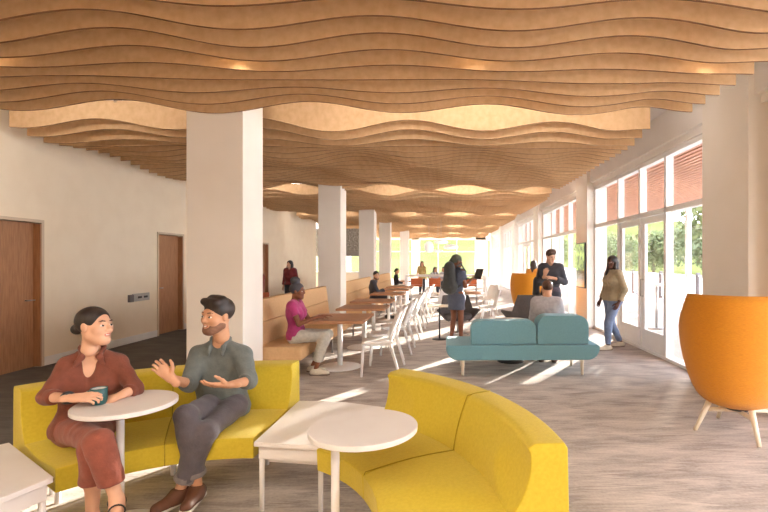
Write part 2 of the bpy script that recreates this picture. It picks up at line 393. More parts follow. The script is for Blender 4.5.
def hand_mesh(h, curl=.5, side=1, spread=.5, thumb=.6, scale=1.):
    """local: fingers along +y, palm facing -z, thumb on side*x"""
    P = []; fl = [.071,.08,.074,.057]; xs = [.031,.0105,-.0105,-.03]; ks = [.088,.093,.089,.08]
    for i in range(4):
        x = xs[i]*side; P.append(cap((x*.55,.0,0),(x,ks[i],0),.0145,.0115,k=.012))
        p = np.array([x,ks[i],0.]); a = .25*curl; yaw = spread*(-.12+.08*i)*-side*-1
        for sgm, (fr, da) in enumerate(((.45,.5),(.32,.8),(.23,.5))):
            d = np.array([math.sin((1.5-i)*.07*spread*2)*side*math.cos(a), math.cos(a), -math.sin(a)]); q = p+d*fl[i]*fr
            P.append(cap(p,q,.0092-.0008*sgm,.0084-.0008*sgm,k=.004)); p = q; a += da*curl*1.3
    P.append(cap((.0,.035,-.003),(.0,.075,-.003),.02,.016,k=.015,n=(0,0,1),s=.7))
    p = np.array([.018*side,.02,-.004]); a = .75*thumb+.25
    for L, r in ((.045,.014),(.034,.0105),(.026,.0088)):
        d = np.array([math.sin(a)*side, math.cos(a), -.35]); d /= np.linalg.norm(d); q = p+d*L; P.append(cap(p,q,r,r*.9,k=.008)); p = q; a -= .28
    P.append(cap((0,-.05,0),(0,.015,0),.026,.024,k=.015,n=(0,0,1),s=.75))
    V, Q = sdf_mesh(P, h); return V*scale, Q

def pose(x, y, yaw, kind='stand', ht=1.70, z0=0, seat=.45, **ov):
    """joint positions; yaw = heading (0 faces +y), local x is the person's right"""
    s = ht/1.70
    if kind=='stand':
        J = dict(pel=(0,0,.95),chest=(0,.0,1.24),neck=(0,-.012,1.43),head=(0,.02,1.575),shR=(.165,-.01,1.375),elR=(.215,-.035,1.10),wrR=(.215,.05,.86),
                 hipR=(.085,0,.90),knR=(.09,.025,.49),anR=(.095,-.02,.085))
        for k in list(J):
            if k.endswith('R'): a = J[k]; J[k[:-1]+'L'] = (-a[0],a[1],a[2])
        J = {k: np.array(v)*s for k,v in J.items()}
    else:
        J = dict(pel=(0,0,.11),chest=(0,-.02,.40),neck=(0,-.02,.59),head=(0,.02,.735),shR=(.165,-.02,.535),elR=(.21,.05,.28),wrR=(.15,.27,.24),
                 hipR=(.085,.02,.09),knR=(.10,.43,.09))
        for k in list(J):
            if k.endswith('R'): a = J[k]; J[k[:-1]+'L'] = (-a[0],a[1],a[2])
        J = {k: np.array(v)*s+np.array([0,0,seat]) for k,v in J.items()}
        J['anR'] = np.array([.10,.40,.085]); J['anL'] = np.array([-.10,.40,.085])
    for k, v in ov.items(): J[k] = np.array(v,float)
    c, sn = math.cos(yaw), math.sin(yaw); R = np.array([[c,-sn,0],[sn,c,0],[0,0,1]])
    J = {k: R@v+np.array([x,y,z0]) for k,v in J.items()}
    J['hf'] = R@np.array([0,1,0]); J['ff'] = R@np.array([0,1,0]); J['s'] = s
    return J
def rot_hf(J, ang, pitch=0):
    f = J['hf']; c, s = math.cos(ang), math.sin(ang)
    J['hf'] = np.array([f[0]*c-f[1]*s, f[0]*s+f[1]*c, math.sin(pitch)])
def lerp(a, b, t): return a+(b-a)*t
def body_prims(J, e=0, torso=True, arm=None, leg=None, fem=False, fat=1., hem=None, bust=True, armtop=True, k=.03):
    """arm / leg: 0..1 upper segment, 1..2 lower segment, None = absent"""
    s = J['s']; r = nrm(J['shR']-J['shL']); up = nrm(J['neck']-J['pel']); f = nrm(np.cross(up, r)); P = []
    if torso:
        hw = .085*s; pel = J['pel']; ch = J['chest']
        P.append(cap(pel-r*.055*s*fat-up*.02, pel+r*.055*s*fat-up*.02, (.125 if fem else .115)*s*fat+e, k=k, n=f, s=.85))
        wa = pel*.55+ch*.45
        P.append(cap(wa-r*.05*s*fat, wa+r*.05*s*fat, (.092 if fem else .105)*s*fat+e, k=.05, n=f, s=.85))
        P.append(cap(ch-r*.07*s, ch+r*.07*s, .115*s*fat**.5+e, k=.06, n=f, s=.82))
        c2 = ch*.45+(J['neck']*.5+(J['shR']+J['shL'])*.25)*.55
        P.append(cap(c2-r*.1*s, c2+r*.1*s, .078*s+e, k=.05, n=f, s=.95))
        for sd in ('R','L'):
            P.append(cap(J['neck']-up*.02, lerp(J['neck'],J['sh'+sd],.85)-up*.005, .048*s+e, .05*s+e, k=.04))
        if fem and bust:
            for sg in (-1,1): P.append(ell(ch+r*.078*s*sg+f*.07*s-up*.0*s, np.array([.062,.062,.066])*s*fat**.5+e, .05))
    if arm is not None:
        af = fat**.6
        for sd in ('R','L'):
            sh, el, wr = J['sh'+sd], J['el'+sd], J['wr'+sd]
            ra = (.048 if fem else .054)*s*af
            if arm<=1: P.append(cap(sh, lerp(sh,el,arm), ra+e, ra-.008*s*arm+e, k=.03, c1=True))
            else:
                P.append(cap(sh, el, ra+e, .04*s*af+e, k=.03)); b = lerp(el,wr,arm-1)
                P.append(cap(el, b, .04*s*af+e, (.040-.013*(arm-1))*s*af+e, k=.02, c1=(arm<2)))
    LG = leg
    if leg is not None:
        for sd in ('R','L'):
            hp, kn, an = J['hip'+sd], J['kn'+sd], J['an'+sd]
            leg = LG[sd] if isinstance(LG, dict) else LG
            rt = (.088 if fem else .083)*s*fat
            if leg<=1: P.append(cap(hp, lerp(hp,kn,leg), rt+e, rt-.026*s*leg+e, k=.03, c1=True))
            else:
                P.append(cap(hp, kn, rt+e, .057*s*fat**.5+e, k=.03)); b = lerp(kn,an,leg-1)
                P.append(cap(kn, b, .056*s*fat**.5+e, (.056-.02*(leg-1))*s*fat**.5+e, k=.02, c1=(leg<2)))
                if leg>1.5: P.append(cap(lerp(kn,an,.15), lerp(kn,an,.5), .05*s+e, .04*s+e, k=.03))
    return P
def hair_mesh(style, h):
    face = [ell((0,.085,-.03),(.064,.075,.098),.01,'s')]
    crown = ell((0,-.02,.036),(.084,.1,.09),.01)
    if style=='bun':
        P = [crown, ell((0,.098,-.02),(.074,.085,.096),.012,'s'), cap((-.2,.01,-.02),(.2,.01,-.02),.028,op='s',k=.012), ell((0,-.125,-.018),(.037,.034,.035),.012), plane((0,-.03,-.062),(0,.3,-1))]
    elif style=='topbun':
        P = [ell((0,-.02,.036),(.088,.104,.092),.01), ell((0,.1,-.025),(.072,.085,.095),.012,'s'), ell((0,-.05,.15),(.072,.07,.056),.02), plane((0,-.03,-.06),(0,.3,-1))]
    elif style=='short':
        P = [ell((0,-.024,.042),(.086,.102,.088),.01), cap((-.048,.052,.098),(.048,.06,.102),.025,k=.03), cap((-.044,.0,.112),(.044,.0,.112),.032,k=.03), ell((0,.1,-.035),(.066,.08,.093),.01,'s'),
             cap((-.2,.012,-.035),(.2,.012,-.035),.034,op='s',k=.01), plane((0,-.05,-.07),(0,.6,-1))]
    elif style=='crop':
        P = [ell((0,-.02,.034),(.08,.098,.09),.01), ell((0,.1,-.04),(.066,.075,.1),.01,'s'), cap((-.2,.012,-.035),(.2,.012,-.035),.034,op='s',k=.01), plane((0,-.05,-.06),(0,.6,-1))]
    elif style=='long':
        P = [ell((0,-.022,.035),(.09,.106,.094),.01), cap((-.055,-.045,-.03),(-.06,-.05,-.2),.05,.035,k=.04), cap((.055,-.045,-.03),(.06,-.05,-.2),.05,.035,k=.04), cap((0,-.07,-.03),(0,-.08,-.22),.06,.045,k=.04),
             ell((0,.098,-.035),(.062,.085,.102),.01,'s'), cap((0,.02,-.1),(0,.14,-.25),.05,.06,op='s',k=.01), cap((-.076,.0,-.02),(-.085,.035,-.23),.022,.03,k=.02), cap((.076,.0,-.02),(.085,.035,-.23),.022,.03,k=.02)]
    elif style=='wrap':
        P = [ell((0,-.02,.04),(.089,.107,.095),.01), ell((0,-.11,-.02),(.055,.05,.06),.03), ell((0,.1,-.035),(.07,.08,.095),.01,'s'), plane((0,-.03,-.08),(0,.3,-1))]
    V, Q = sdf_mesh(P, h); return V, Q

def person(label, J, st, z_root=0):
    """st: skin,(mats) hair, top, bottom, shoes, sizes"""
    near = st.get('near', 0)
    hB = (.02,.012,.009)[near]; hH = (.011,.007,.0045)[near]; hK = (.007,.005,.0035)[near]
    s = J['s']; fem = st.get('fem', False); fat = st.get('fat', 1.)
    base = np.array([J['pel'][0], J['pel'][1], z_root])
    root = thing('person', label, 'person', tuple(base), group=st.get('group'))
    SK, LP = st['skin']
    HF = frame(J['hf'], st.get('hup',(0,0,1))); hs = s*st.get('hs',1.)
    def hw(V): return J['head'] + (V*hs)@HF.T
    parts = []
    B = body_prims(J, -.004 if near else -.008, True, 2, 2, fem, fat)
    nd = nrm(J['head']-J['neck']); B.append(cap(J['neck']-nd*.03, J['head']-nd*.05*s-HF[:,1]*.02*s, .056*s if not fem else .047*s, .05*s if not fem else .043*s, k=.03))
    if st.get('barefoot'):
        for sd in ('R','L'):
            an = J['an'+sd]; ff = nrm(J['foot'+sd] if 'foot'+sd in J else J['ff'])
            B += [cap(an, an+ff*.03-np.array([0,0,.035]), .036, .034, k=.02), cap(an-ff*.03+np.array([0,0,-.045]), an+ff*.13+np.array([0,0,-.055]), .034, .024, k=.03), cap(an+ff*.1-np.array([0,0,.055]), an+ff*.165-np.array([0,0,.06]), .027, .018, k=.02)]
    V, Q = sdf_mesh(B, hB); parts.append((V, Q, 0))
    V, Q, mi = head_mesh(st, hH); parts.append((hw(V), Q, mi))
    for sd, sg in (('R',1),('L',-1)):
        hd = st.get('hand'+sd) or {}
        wr, el = J['wr'+sd], J['el'+sd]; d = nrm(hd.get('dir', wr-el)); nn = np.array(hd.get('back', (0,0,1) if abs(d[2])<.7 else nrm(J['shR']-J['shL'])*sg),float)
        nn = nrm(nn-d*(nn@d)); x = np.cross(d, nn)
        # thumb side: for a right hand palm-down (back up), fingers forward, thumb points left
        V, Q = hand_mesh(hK, hd.get('curl',.5), -sg, hd.get('spread',.5), hd.get('thumb',.6), s*st.get('handscale',.98 if not fem else .92))
        parts.append((wr + V@np.stack([x,d,nn],1).T, Q, 0))
    vq_obj('body', parts, [SK, LP, M['teeth']], root, base)
    # eyes and brows
    e = MB(); me_parts = []
    if st.get('face', True):
        for sg in (-1,1):
            V, Q = sdf_mesh([ell((sg*.0315,.080,.004),(.0135,.0115,.0075))], .0028 if near else .006); c = V[Q].mean(1)
            gx = st.get('gaze',0); m_ = ((c[:,0]-sg*.0315-gx)**2+(c[:,2]-.005)**2<.0064**2)&(c[:,1]>.081)
            vq_obj('eye', [(hw(V), Q, m_.astype(int))], [M['eyewhite'], M['iris']], root, base)
        for sg in (-1,1):
            bp = [cap((sg*.018,.0885,.031),(sg*.036,.0845,.0345),.0035,.003,k=.004), cap((sg*.036,.0845,.0345),(sg*.05,.073,.029),.003,.002,k=.004)]
            V, Q = sdf_mesh(bp, .003 if near else .005); vq_obj('eyebrow', [(hw(V), Q, 0)], [st['hair']], root, base)
    if st.get('beard'):
        V, Q = sdf_mesh([ell((0,.022,-.03),(.0625,.0714,.0865),.03), cap((-.012,.064,-.093),(.012,.064,-.093),.0222,k=.03), cap((-.05,.0,-.06),(-.016,.06,-.092),.0232,k=.03), cap((.05,.0,-.06),(.016,.06,-.092),.0232,k=.03),
            cap((-.022,.087,-.0395),(.022,.087,-.0395),.0055,k=.006),
            ell((0,.1,-.056),(.027,.05,.0135),.004,'s'), ell((-.048,.085,.0),(.05,.08,.046),.008,'s'), ell((.048,.085,.0),(.05,.08,.046),.008,'s'), cap((0,.12,-.02),(0,.12,.1),.045,op='s',k=.006), plane((0,.0,-.034),(0,0,1)), plane((0,-.012,0),(0,-1,0))], hH*.8)
        vq_obj('beard', [(hw(V), Q, 0)], [st.get('bmat', st['hair'])], root, base)
    V, Q = hair_mesh(st['hstyle'], hH); vq_obj(st.get('hname','hair'), [(hw(V), Q, 0)], [st.get('hmat', st['hair'])], root, base)
    # clothes
    wr = (0,.002,.0032)[near]
    if st.get('top'):
        n = st['top']; T = body_prims(J, n.get('e',.012), True, n.get('arm',1.6), None, fem, fat)
        up = nrm(J['neck']-J['pel']); r = nrm(J['shR']-J['shL']); f = nrm(np.cross(up, r))
        hem = n.get('hem', -.08)
        T[0] = cap(J['pel']-r*.055*s*fat+up*min(hem,0), J['pel']+r*.055*s*fat+up*min(hem,0), (.128 if fem else .12)*s*fat+n.get('e',.012)+n.get('flare',0), k=.05, n=f, s=.9)
        if n.get('skirt'):
            T.append(cap(J['pel'], J['pel']+np.array([0,0,-n['skirt']]), .14*s*fat, .19*s*fat, k=.05, n=f, s=.75))
            T.append(plane(J['pel']+np.array([0,0,-n['skirt']]), (0,0,-1)))
        else: T.append(plane(J['pel']+up*(hem-.05), -up))
        nk = J['neck']
        T.append(ell(nk+up*.05*s+f*.005, np.array([.066,.066,.07])*s, .006, 's'))
        if n.get('vneck'):
            L = n['vneck']; T.append(cap(nk+up*.05*s+f*.07*s, nk+f*.14*s-up*L, .07*s, .008, op='s', k=.008))
        if n.get('offsh'):
            for sd in ('R','L'): T.append(ell(J['sh'+sd]+up*.03, (.055,.055,.05), .01, 's'))
        V, Q = sdf_mesh(T, hB*.9, wr, 42); V = smooth_vf(V, Q, 1, .4); vq_obj(n.get('name','shirt'), [(V, Q, 0)], [n['m']], root, base)
        if n.get('collar'):
            C = []
            for sg in (-1,1):
                a = nk+up*.035*s-f*.045*s+r*sg*.02*s; b = nk+up*.03*s+r*sg*.062*s+f*.0*s; c = nk+up*(-.012)*s+r*sg*.045*s+f*.075*s; d = nk-up*.055*s+r*sg*(.04+.3*n.get('open',.0))*s+f*.105*s
                C += [cap(a,b,.018,k=.012,n=r,s=.6), cap(b,c,.019,k=.012,n=r,s=.6), cap(c,d,.02,.012,k=.012,n=f,s=.5)]
            V, Q = sdf_mesh(C, hB*.6); vq_obj('collar', [(V, Q, 0)], [n['m']], root, base)
        if n.get('cuffs'):
            a = n.get('arm',1.6)
            for sd in ('R','L'):
                el, w_ = J['el'+sd], J['wr'+sd]; p = lerp(el, w_, a-1); d = nrm(w_-el); rr = (.046 if fem else .051)*s
                V, Q = sdf_mesh([cap(p-d*.05, p+d*.006, rr+.003, rr, k=.01, c0=True, c1=True)], hB*.7, .0012, 60); vq_obj('rolled_cuff', [(V, Q, 0)], [n['m']], root, base)
        if n.get('placket'):
            p0 = nk+f*.09*s-up*.03*s; pts = []
            for t in np.linspace(0,1,7):
                q = lerp(p0, J['pel']+f*.13*s+up*.02, t); pts.append(q)
            b_ = MB()
            for q in pts[1:-1]:
                pass
    if st.get('bottom'):
        n = st['bottom']; e = n.get('e',.014)
        T = body_prims(J, e, True, None, n.get('leg',1.85), fem, fat, bust=False)
        up = nrm(J['neck']-J['pel']); T = [T[0]]+[t for t in T[6:]]
        if n.get('wide'):
            for sd in ('R','L'):
                kn, an = J['kn'+sd], J['an'+sd]; lg = n.get('leg',1.85); b = lerp(kn, an, (lg[sd] if isinstance(lg,dict) else lg)-1); T.append(cap(kn, b, .06+e, n['wide'], k=.03, c1=True))
        V, Q = sdf_mesh(T, hB, wr*1.1, 38); V = smooth_vf(V, Q, 1, .4); vq_obj(n.get('name','trousers'), [(V, Q, 0)], [n['m']], root, base)
        if n.get('rolled'):
            for sd in ('R','L'):
                kn, an = J['kn'+sd], J['an'+sd]; p = lerp(kn, an, n['leg']-1); d = nrm(an-kn); rr = n.get('wide',.06)
                V, Q = sdf_mesh([cap(p-d*.035, p+d*.004, rr+.006, rr+.005, k=.01, c0=True, c1=True)], hB*.8); vq_obj('trouser_cuff', [(V, Q, 0)], [n['m2']], root, base)
    if st.get('shoes'):
        for sd in ('R','L'):
            an = J['an'+sd]; ff = nrm(J.get('foot'+sd, J['ff'])); u = np.array([0,0,1.])
            g = an-u*(an[2]-.0) if J.get('flat',True) else an-u*.085
            z = max(an[2]-.085, 0); g = np.array([an[0],an[1],z])
            T = [cap(g-ff*.045+u*.038, g+ff*.03+u*.045, .04, .044, k=.03), cap(g+ff*.03+u*.035, g+ff*.15+u*.03, .043, .036, k=.04), cap(an-u*.03, an-u*.0, .042, .042, k=.03, c1=True), plane(g+u*.012, -u)]
            V, Q = sdf_mesh(T, hB*.7); so = vq_obj('shoe', [(V, Q, 0)], [st['shoes'][0]], root, base)
            T = [cap(g-ff*.048+u*.014, g+ff*.15+u*.014, .04, .04, k=.02), plane(g+u*.018, u), plane(g, -u)]
            V, Q = sdf_mesh(T, hB*.7); vq_obj('sole', [(V, Q, 0)], [st['shoes'][1]], so, base)
    return root, base, J, hw
SKY=6; SUN=20; SEL=9.2; EXPO=1.1
# ------------------------------------------------------------------ the setting
CZ = 3.95                       # ceiling height
XL, XR = -6.07, 3.55            # corridor wall, glazing plane
struct('floor', MB().box(-14, XR+.03, -5, 40.2, -.12, 0), M['carpet'], 'streaky beige and grey carpet plank floor')
struct('wall_back', MB().box(XL-.3, XR+.3, -4.7, -4.5, 0, CZ), M['backwall'], 'unseen tan wall behind the camera')  # unseen wall, added and toned to cut light from behind
struct('ceiling', MB().box(-14, XR+.3, -4.7, 40.2, CZ, CZ+.15), M['ceil'], 'plain white ceiling above the wavy timber baffles')

# corridor wall with three veneer doors set in recesses
DOORS = [(5.55, 7.15), (10.02, 10.92), (15.2, 16.1)]
DH = 2.15
mb = MB(); y = -4.5
for a, b in DOORS:
    mb.box(XL-.3, XL, y, a, 0, CZ); mb.box(XL-.3, XL, a, b, DH, CZ); y = b
mb.box(XL-.3, XL, y, 22, 0, CZ)
struct('wall_left', mb, M['wall'], 'cream corridor wall on the left with recessed wooden doors')
struct('wall_recess', MB().box(-14, XL-.3, 21.8, 22, 0, CZ), M['wall'], 'cream return wall behind the corridor wall')
mb = MB(); y = -4.5
for a, b in DOORS: mb.box(XL, XL+.016, y, a-.055, 0, .13); y = b+.055
mb.box(XL, XL+.016, y, 22, 0, .13)
struct('baseboard_left', mb, M['skirt'], 'pale baseboard along the corridor wall')
for i, (a, b) in enumerate(DOORS):
    d = struct('door_%d' % (i+1), MB().box(XL-.13, XL-.08, a+.002, b-.002, .005, DH-.002), M['door'],
        ['wide brown veneer door at the left edge of the photo', 'narrow brown veneer door beside the wall controls', 'far brown veneer door seen past the big white column'][i])
    j = MB()
    for yy in (a, b): j.box(XL-.24, XL+.02, yy-(.045 if yy==a else .0), yy+(.0 if yy==a else .045), 0, DH+.045)
    j.box(XL-.24, XL+.02, a, b, DH, DH+.045); j.build('door_frame', M['jamb'], d)
    MB().box(XL-.078, XL+.02, b-.03, b-.003, .01, DH-.02).build('door_lining', M['door'], d)
    h = MB(); yy = a+.12 if i else b-.16
    h.tube([(XL-.08,yy,1.0),(XL-.035,yy,1.0),(XL-.035,yy+.11,1.0)], .01); h.build('door_handle', M['steel'], d)
# wall controls
t = thing('control_panel', 'small grey metal control panel on cream wall beside the narrow door', 'switch panel', (XL, 9.24, .79))
MB().box(0,.02,-.05,.46,0,.15,.004).build('backplate', M['plate'], t)
for yy in (.1,.28): MB().box(.02,.028,yy,yy+.11,.055,.095,.002).build('button', M['dark'], t)
MB().box(0,.05,-.17,-.06,.0,.14,.004).build('side_box', M['duct'], t)

# columns on the left
for i, (x1, y0, w, d) in enumerate([(-2.395,5.58,.66,.60),(-2.45,10.95,.52,.6),(-2.5,16.3,.52,.6),(-2.55,21.4,.5,.6),(-2.2,27.5,.5,.6)]):
    o = struct('column', MB().box(x1-w, x1, y0, y0+d, 0, CZ, .006), M['column'],
        ['large white square column behind the man on the yellow sofa','white square column behind the first tan bench','third white square column back along the benches','fourth white square column back along the benches','farthest white square column by the end windows'][i])
# columns on the window side
MODY = 5.9
for i in range(6):
    y0 = 5.08+MODY*i
    struct('column', MB().box(3.33, XR+.25, y0, y0+.93, 0, CZ, .004), M['column'],
        'cream %s column on the window side' % ['nearest','second','third','fourth','fifth','farthest'][i])
# beam over the glazing
for i in range(7):
    a = (-4.5 if i==0 else 5.08+MODY*(i-1)+.93); b = 5.08+MODY*i if i<6 else 40
    struct('trim_%d' % (i+1), MB().box(3.40, XR+.25, a, b, 3.42, CZ-.05).box(3.47, XR+.2, a, b, 3.32, 3.42), M['ceil'])

def pane(fr, x, y0, y1, z0, z1): MB().box(x-.006, x+.006, y0, y1, z0, z1).build('pane', M['glass'], fr)
wn = [0]; dn = [3]
FW = .06
def glazing(a, b, divs, doors=()):
    """one bay between two columns; divs = mullion positions, doors = indices of openings that are door leaves"""
    ys = [a]+list(divs)+[b]
    wn[0] += 1; fr = MB()
    for i, yy in enumerate(ys):
        w = FW; y0 = yy-w/2 if 0<i<len(ys)-1 else (yy if i==0 else yy-w)
        fr.box(XR-.04, XR+.08, y0, y0+w, 0, 3.32)
    fr.box(XR-.04, XR+.08, a, b, 3.25, 3.32); fr.box(XR-.04, XR+.08, a, b, 2.36, 2.44); fr.box(XR-.06, XR+.12, a, b, 0, .045)
    f = struct('window_%d' % wn[0], fr, M['white'], 'white framed glazing in the %s bay from the camera' % ['nearest','second','third','fourth','fifth','sixth'][wn[0]-1])
    for i in range(len(ys)-1):
        y0, y1 = ys[i]+FW/2, ys[i+1]-FW/2
        pane(f, XR+.04, y0, y1, 2.44, 3.25)
        if i in doors:
            dn[0] += 1; x0, x1 = XR+.0, XR+.05; d = MB(); st = .11
            d.box(x0,x1,y0+.004,y0+st,.05,2.35).box(x0,x1,y1-st,y1-.004,.05,2.35).box(x0,x1,y0+st,y1-st,.05,.36).box(x0,x1,y0+st,y1-st,2.24,2.35)
            dd = struct('door_%d' % dn[0], d, M['white'], 'white glass door with wide bottom rail in glazing bay %d, leaf %d from the camera' % (wn[0], doors.index(i)+1))
            pane(dd, XR+.025, y0+st, y1-st, .36, 2.24)
            hy = y1-.05 if doors.index(i)==0 else y0+.05
            MB().tube([(x0,hy,.95),(x0-.05,hy,.95),(x0-.05,hy,1.25),(x0,hy,1.25)], .01, 8).build('door_handle', M['steel'], dd)
        else: pane(f, XR+.04, y0, y1, .045, 2.36)
struct('wall_right_rear', MB().box(XR, XR+.25, -4.5, -.0, 0, 3.32), M['wall'], 'unseen cream wall beside the glazing behind the camera')  # unseen solid wall in place of glazing, cuts light from behind
glazing(-.0, 4.6, [1.3, 2.5, 3.6])
struct('wall_right', MB().box(3.62, XR+.25, 4.6, 5.08, 0, 3.32), M['column'], 'narrow cream wall beside the nearest window column')
glazing(6.01, 10.98, [7.42, 8.42, 9.48], (1,2))
for i in range(1,5):
    a = 6.01+MODY*i; b = 5.08+MODY*(i+1); q = (b-a)
    glazing(a, b, [a+q*.29, a+q*.5, a+q*.71], (1,2) if i==2 else ())
# far end wall with tall windows onto the hill
FY = 40
wf = MB(); xs = [(-13.9,-12.4),(-8.9,-8.2),(-5.4,-4.8),(-2.9,-2.3),(2.55,3.6)]
for a, b in xs: wf.box(a, b, FY, FY+.3, 0, CZ)
wf.box(-13.9, 3.6, FY, FY+.3, 3.4, CZ); wf.box(-13.9, 3.6, FY, FY+.3, 0, .08)
struct('wall_far', wf, M['wall'], 'far end wall with tall windows onto a green hill')
for a, b in [(-12.4,-8.9),(-8.2,-5.4),(-4.8,-2.9),(-2.3,2.55)]:
    wn[0] += 1; fr = MB(); n = 3 if b-a>3 else 2
    for k in range(n+1):
        x = a+(b-a-.06)*k/n; fr.box(x, x+.06, FY+.1, FY+.2, .08, 3.4)
    fr.box(a,b,FY+.1,FY+.2,2.36,2.42)
    f = struct('window_%d' % wn[0], fr, M['white'])
    MB().box(a+.02,b-.02,FY+.145,FY+.155,.08,3.4).build('pane', M['glass'], f)
# service counter and patterned bulkhead far left
t = thing('bulkhead_panel', 'speckled grey hanging panel beyond the second white column', 'panel', (-4.85, 23.2, 1.82))
MB().box(-2.2,.6,0,.25,.28,1.36,.01).build('panel', M['speck'], t)
for xx in (-1.9,.3): MB().tube([(xx,.12,1.36),(xx,.12,CZ-1.82)], .012, 6).build('hanger_rod', M['cord'], t)
if True: pass; MB().box(-2.2,.6,-.02,.27,0,.28,.01).build('lower_band', M['steel'], t)
t = thing('service_counter', 'pale service counter far behind the benches', 'counter', (-6.0, 25, 0))
MB().box(-1.6,1.4,0,.7,0,.95,.01).build('counter_body', M['wall'], t); MB().box(-1.65,1.45,-.05,.75,.95,1.0,.006).build('countertop', M['plam'], t)

# duct in the ceiling gaps
for i in range(3):
    y0 = 6.75+5.95*i
    t = thing('duct', 'dull grey rectangular ceiling duct above the %s timber cloud' % ['second','third','fourth'][i], 'duct', (0,y0,3.62))
    MB().box(-4.7,.95,0,.6,0,.28,.01).build('duct_run', M['duct'], t); MB().box(-.35,-.25,-.01,.61,-.01,.29).build('duct_flange', M['duct'], t)
    for xx in (-3.5,.4): MB().tube([(xx,.3,.28),(xx,.3,CZ-3.62)], .008, 6).build('hanger', M['cord'], t)

# ------------------------------------------------------------------ wavy timber ceiling clouds
LAM, PER, X0W, SP = 2.04, 12.7, -1.55, .265
def baffle(i, n, zend):
    nx = 150; xa, xb = -5.78, 2.79
    a = .062*math.cos(2*PI*(i-(n-1))/PER); ph = .25*math.sin(i*.5)
    top = .30 if i else .25
    b = bmesh.new(); lo, hi = [], []
    for k in range(nx+1):
        x = xa+(xb-xa)*k/nx; env = min(1, (xb-x)/.8, 1)
        env = max(0, env); env = env*env*(3-2*env)
        z = a*math.cos(2*PI*(x-X0W)/LAM)+.012*math.sin(2*PI*x/3.1+i*.45+1)
        lo.append((x, z*env-.02*(1-env)))
    th = .022
    vs = [[b.verts.new((x, yy, zz)) for x, zz in [(x, z) for x, z in lo]] for yy in (0, th)]
    vt = [[b.verts.new((x, yy, top)) for x, z in lo] for yy in (0, th)]
    for k in range(nx):
        b.faces.new((vs[0][k],vs[0][k+1],vt[0][k+1],vt[0][k])); b.faces.new((vs[1][k+1],vs[1][k],vt[1][k],vt[1][k+1]))
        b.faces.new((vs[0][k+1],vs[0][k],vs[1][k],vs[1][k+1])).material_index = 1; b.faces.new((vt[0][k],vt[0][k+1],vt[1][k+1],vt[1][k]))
    for k, fl in ((0,0),(nx,1)):
        q = (vs[0][k],vt[0][k],vt[1][k],vs[1][k]); b.faces.new(q if not fl else q[::-1])
    return b
names = ['nearest, overhead at the top of the photo','second from the camera, over the big column','third from the camera','fourth from the camera','fifth from the camera','farthest, just before the end windows']
cache = {}
for c in range(6):
    n = 20; y0 = .2 if c==0 else 6.33+5.95*(c-1)
    t = thing('timber_baffle_ceiling', 'hanging cloud of wavy tan timber baffles, '+names[c], 'ceiling baffles', (0,y0,3.29), group='timber baffle clouds')
    for i in range(n):
        if i not in cache:
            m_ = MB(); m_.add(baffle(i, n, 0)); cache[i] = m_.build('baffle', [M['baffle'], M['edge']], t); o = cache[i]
        else:
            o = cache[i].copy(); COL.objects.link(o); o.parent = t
        zz = 0. if c==0 else ((.12,.068,.022)[i] if i<3 else .02+.055*(i-3)/(n-4))-(0 if c==1 else .03)
        o.location = (0, i*SP, zz+(.0 if c else .03*(1-i/(n-1))))
        if c: o.scale = (1,1,1.22)
    for xx in (-4.4,-1.05,.3,2.2):
        MB().tube([(xx,.15,.3),(xx,.15,CZ-3.29)], .004, 6).build('suspension_cable', M['cord'], t)
    r = MB()
    for xx in (-4.4,.3,2.2): r.box(xx-.02,xx+.02,0,(n-1)*SP,.40,.44)
    r.build('hanging_rail', M['duct'], t)
# unseen fill lamps added over the cloud gaps to brighten the first baffles
for c in range(5):
    y0 = 5.40+6.13*c-(.0 if c==0 else .18*(c-1))
    zl = 3.425 if c==0 else 3.475
    t = thing('gap_fill_light', 'long lit linear lamp over the gap behind the %s timber cloud' % ['nearest','second','third','fourth','fifth'][c], 'light', (-1.5,y0,zl), group='linear ceiling lamps')
    for a, b in ((-4.1,-2.0),(-.35,4.1)):
        MB().box(a,b,-.05,.03,.0,.06,.004).build('housing', M['lamp'], t); MB().box(a+.01,b-.01,.03,.045,.002,.058).build('fill_diffuser', M['tube'], t)
    MB().box(1.3,2.6,-.04,.02,.06,.07).build('uplight_fill', M['tube'], t)  # added uplight that brightens the ceiling near the windows
    for xx in (-3,0,3): MB().tube([(xx,0,.06),(xx,0,CZ-zl)], .004, 6).build('suspension_cable', M['cord'], t)
for k, yy in enumerate((-.55,-2.4)):  # unseen lamps added behind the camera as front fill
    t = thing('front_fill_light', 'long lit ceiling panel lamp behind the camera, %s row' % ['first','second'][k], 'light', (-1.0, yy, CZ-.09), group='ceiling panel lamps')
    MB().box(-4.5,3.8,-.2,.2,.0,.09,.004).build('housing', M['lamp'], t); MB().box(-4.45,3.75,-.17,.17,-.012,.0).build('fill_diffuser', M['front_fill'], t)
# downlights tucked between the baffles of the nearest cloud
DL = []
for k, xx in enumerate((-3.92,-1.82,.27,2.34)):
    t = thing('downlight', 'small lit downlight between baffles of the nearest cloud, %s from the left' % ['first','second','third','fourth'][k], 'light', (xx, 4.02, 3.50), group='ceiling downlights')
    MB().lathe([(.045,.0),(.05,.0),(.05,.12),(.0,.12)], seg=20, cap=False).build('can', M['lamp'], t); MB().lathe([(0,.01),(.044,.01)], seg=20, cap=False).build('lens', M['lens'], t)
    DL.append((xx,4.02,3.49))

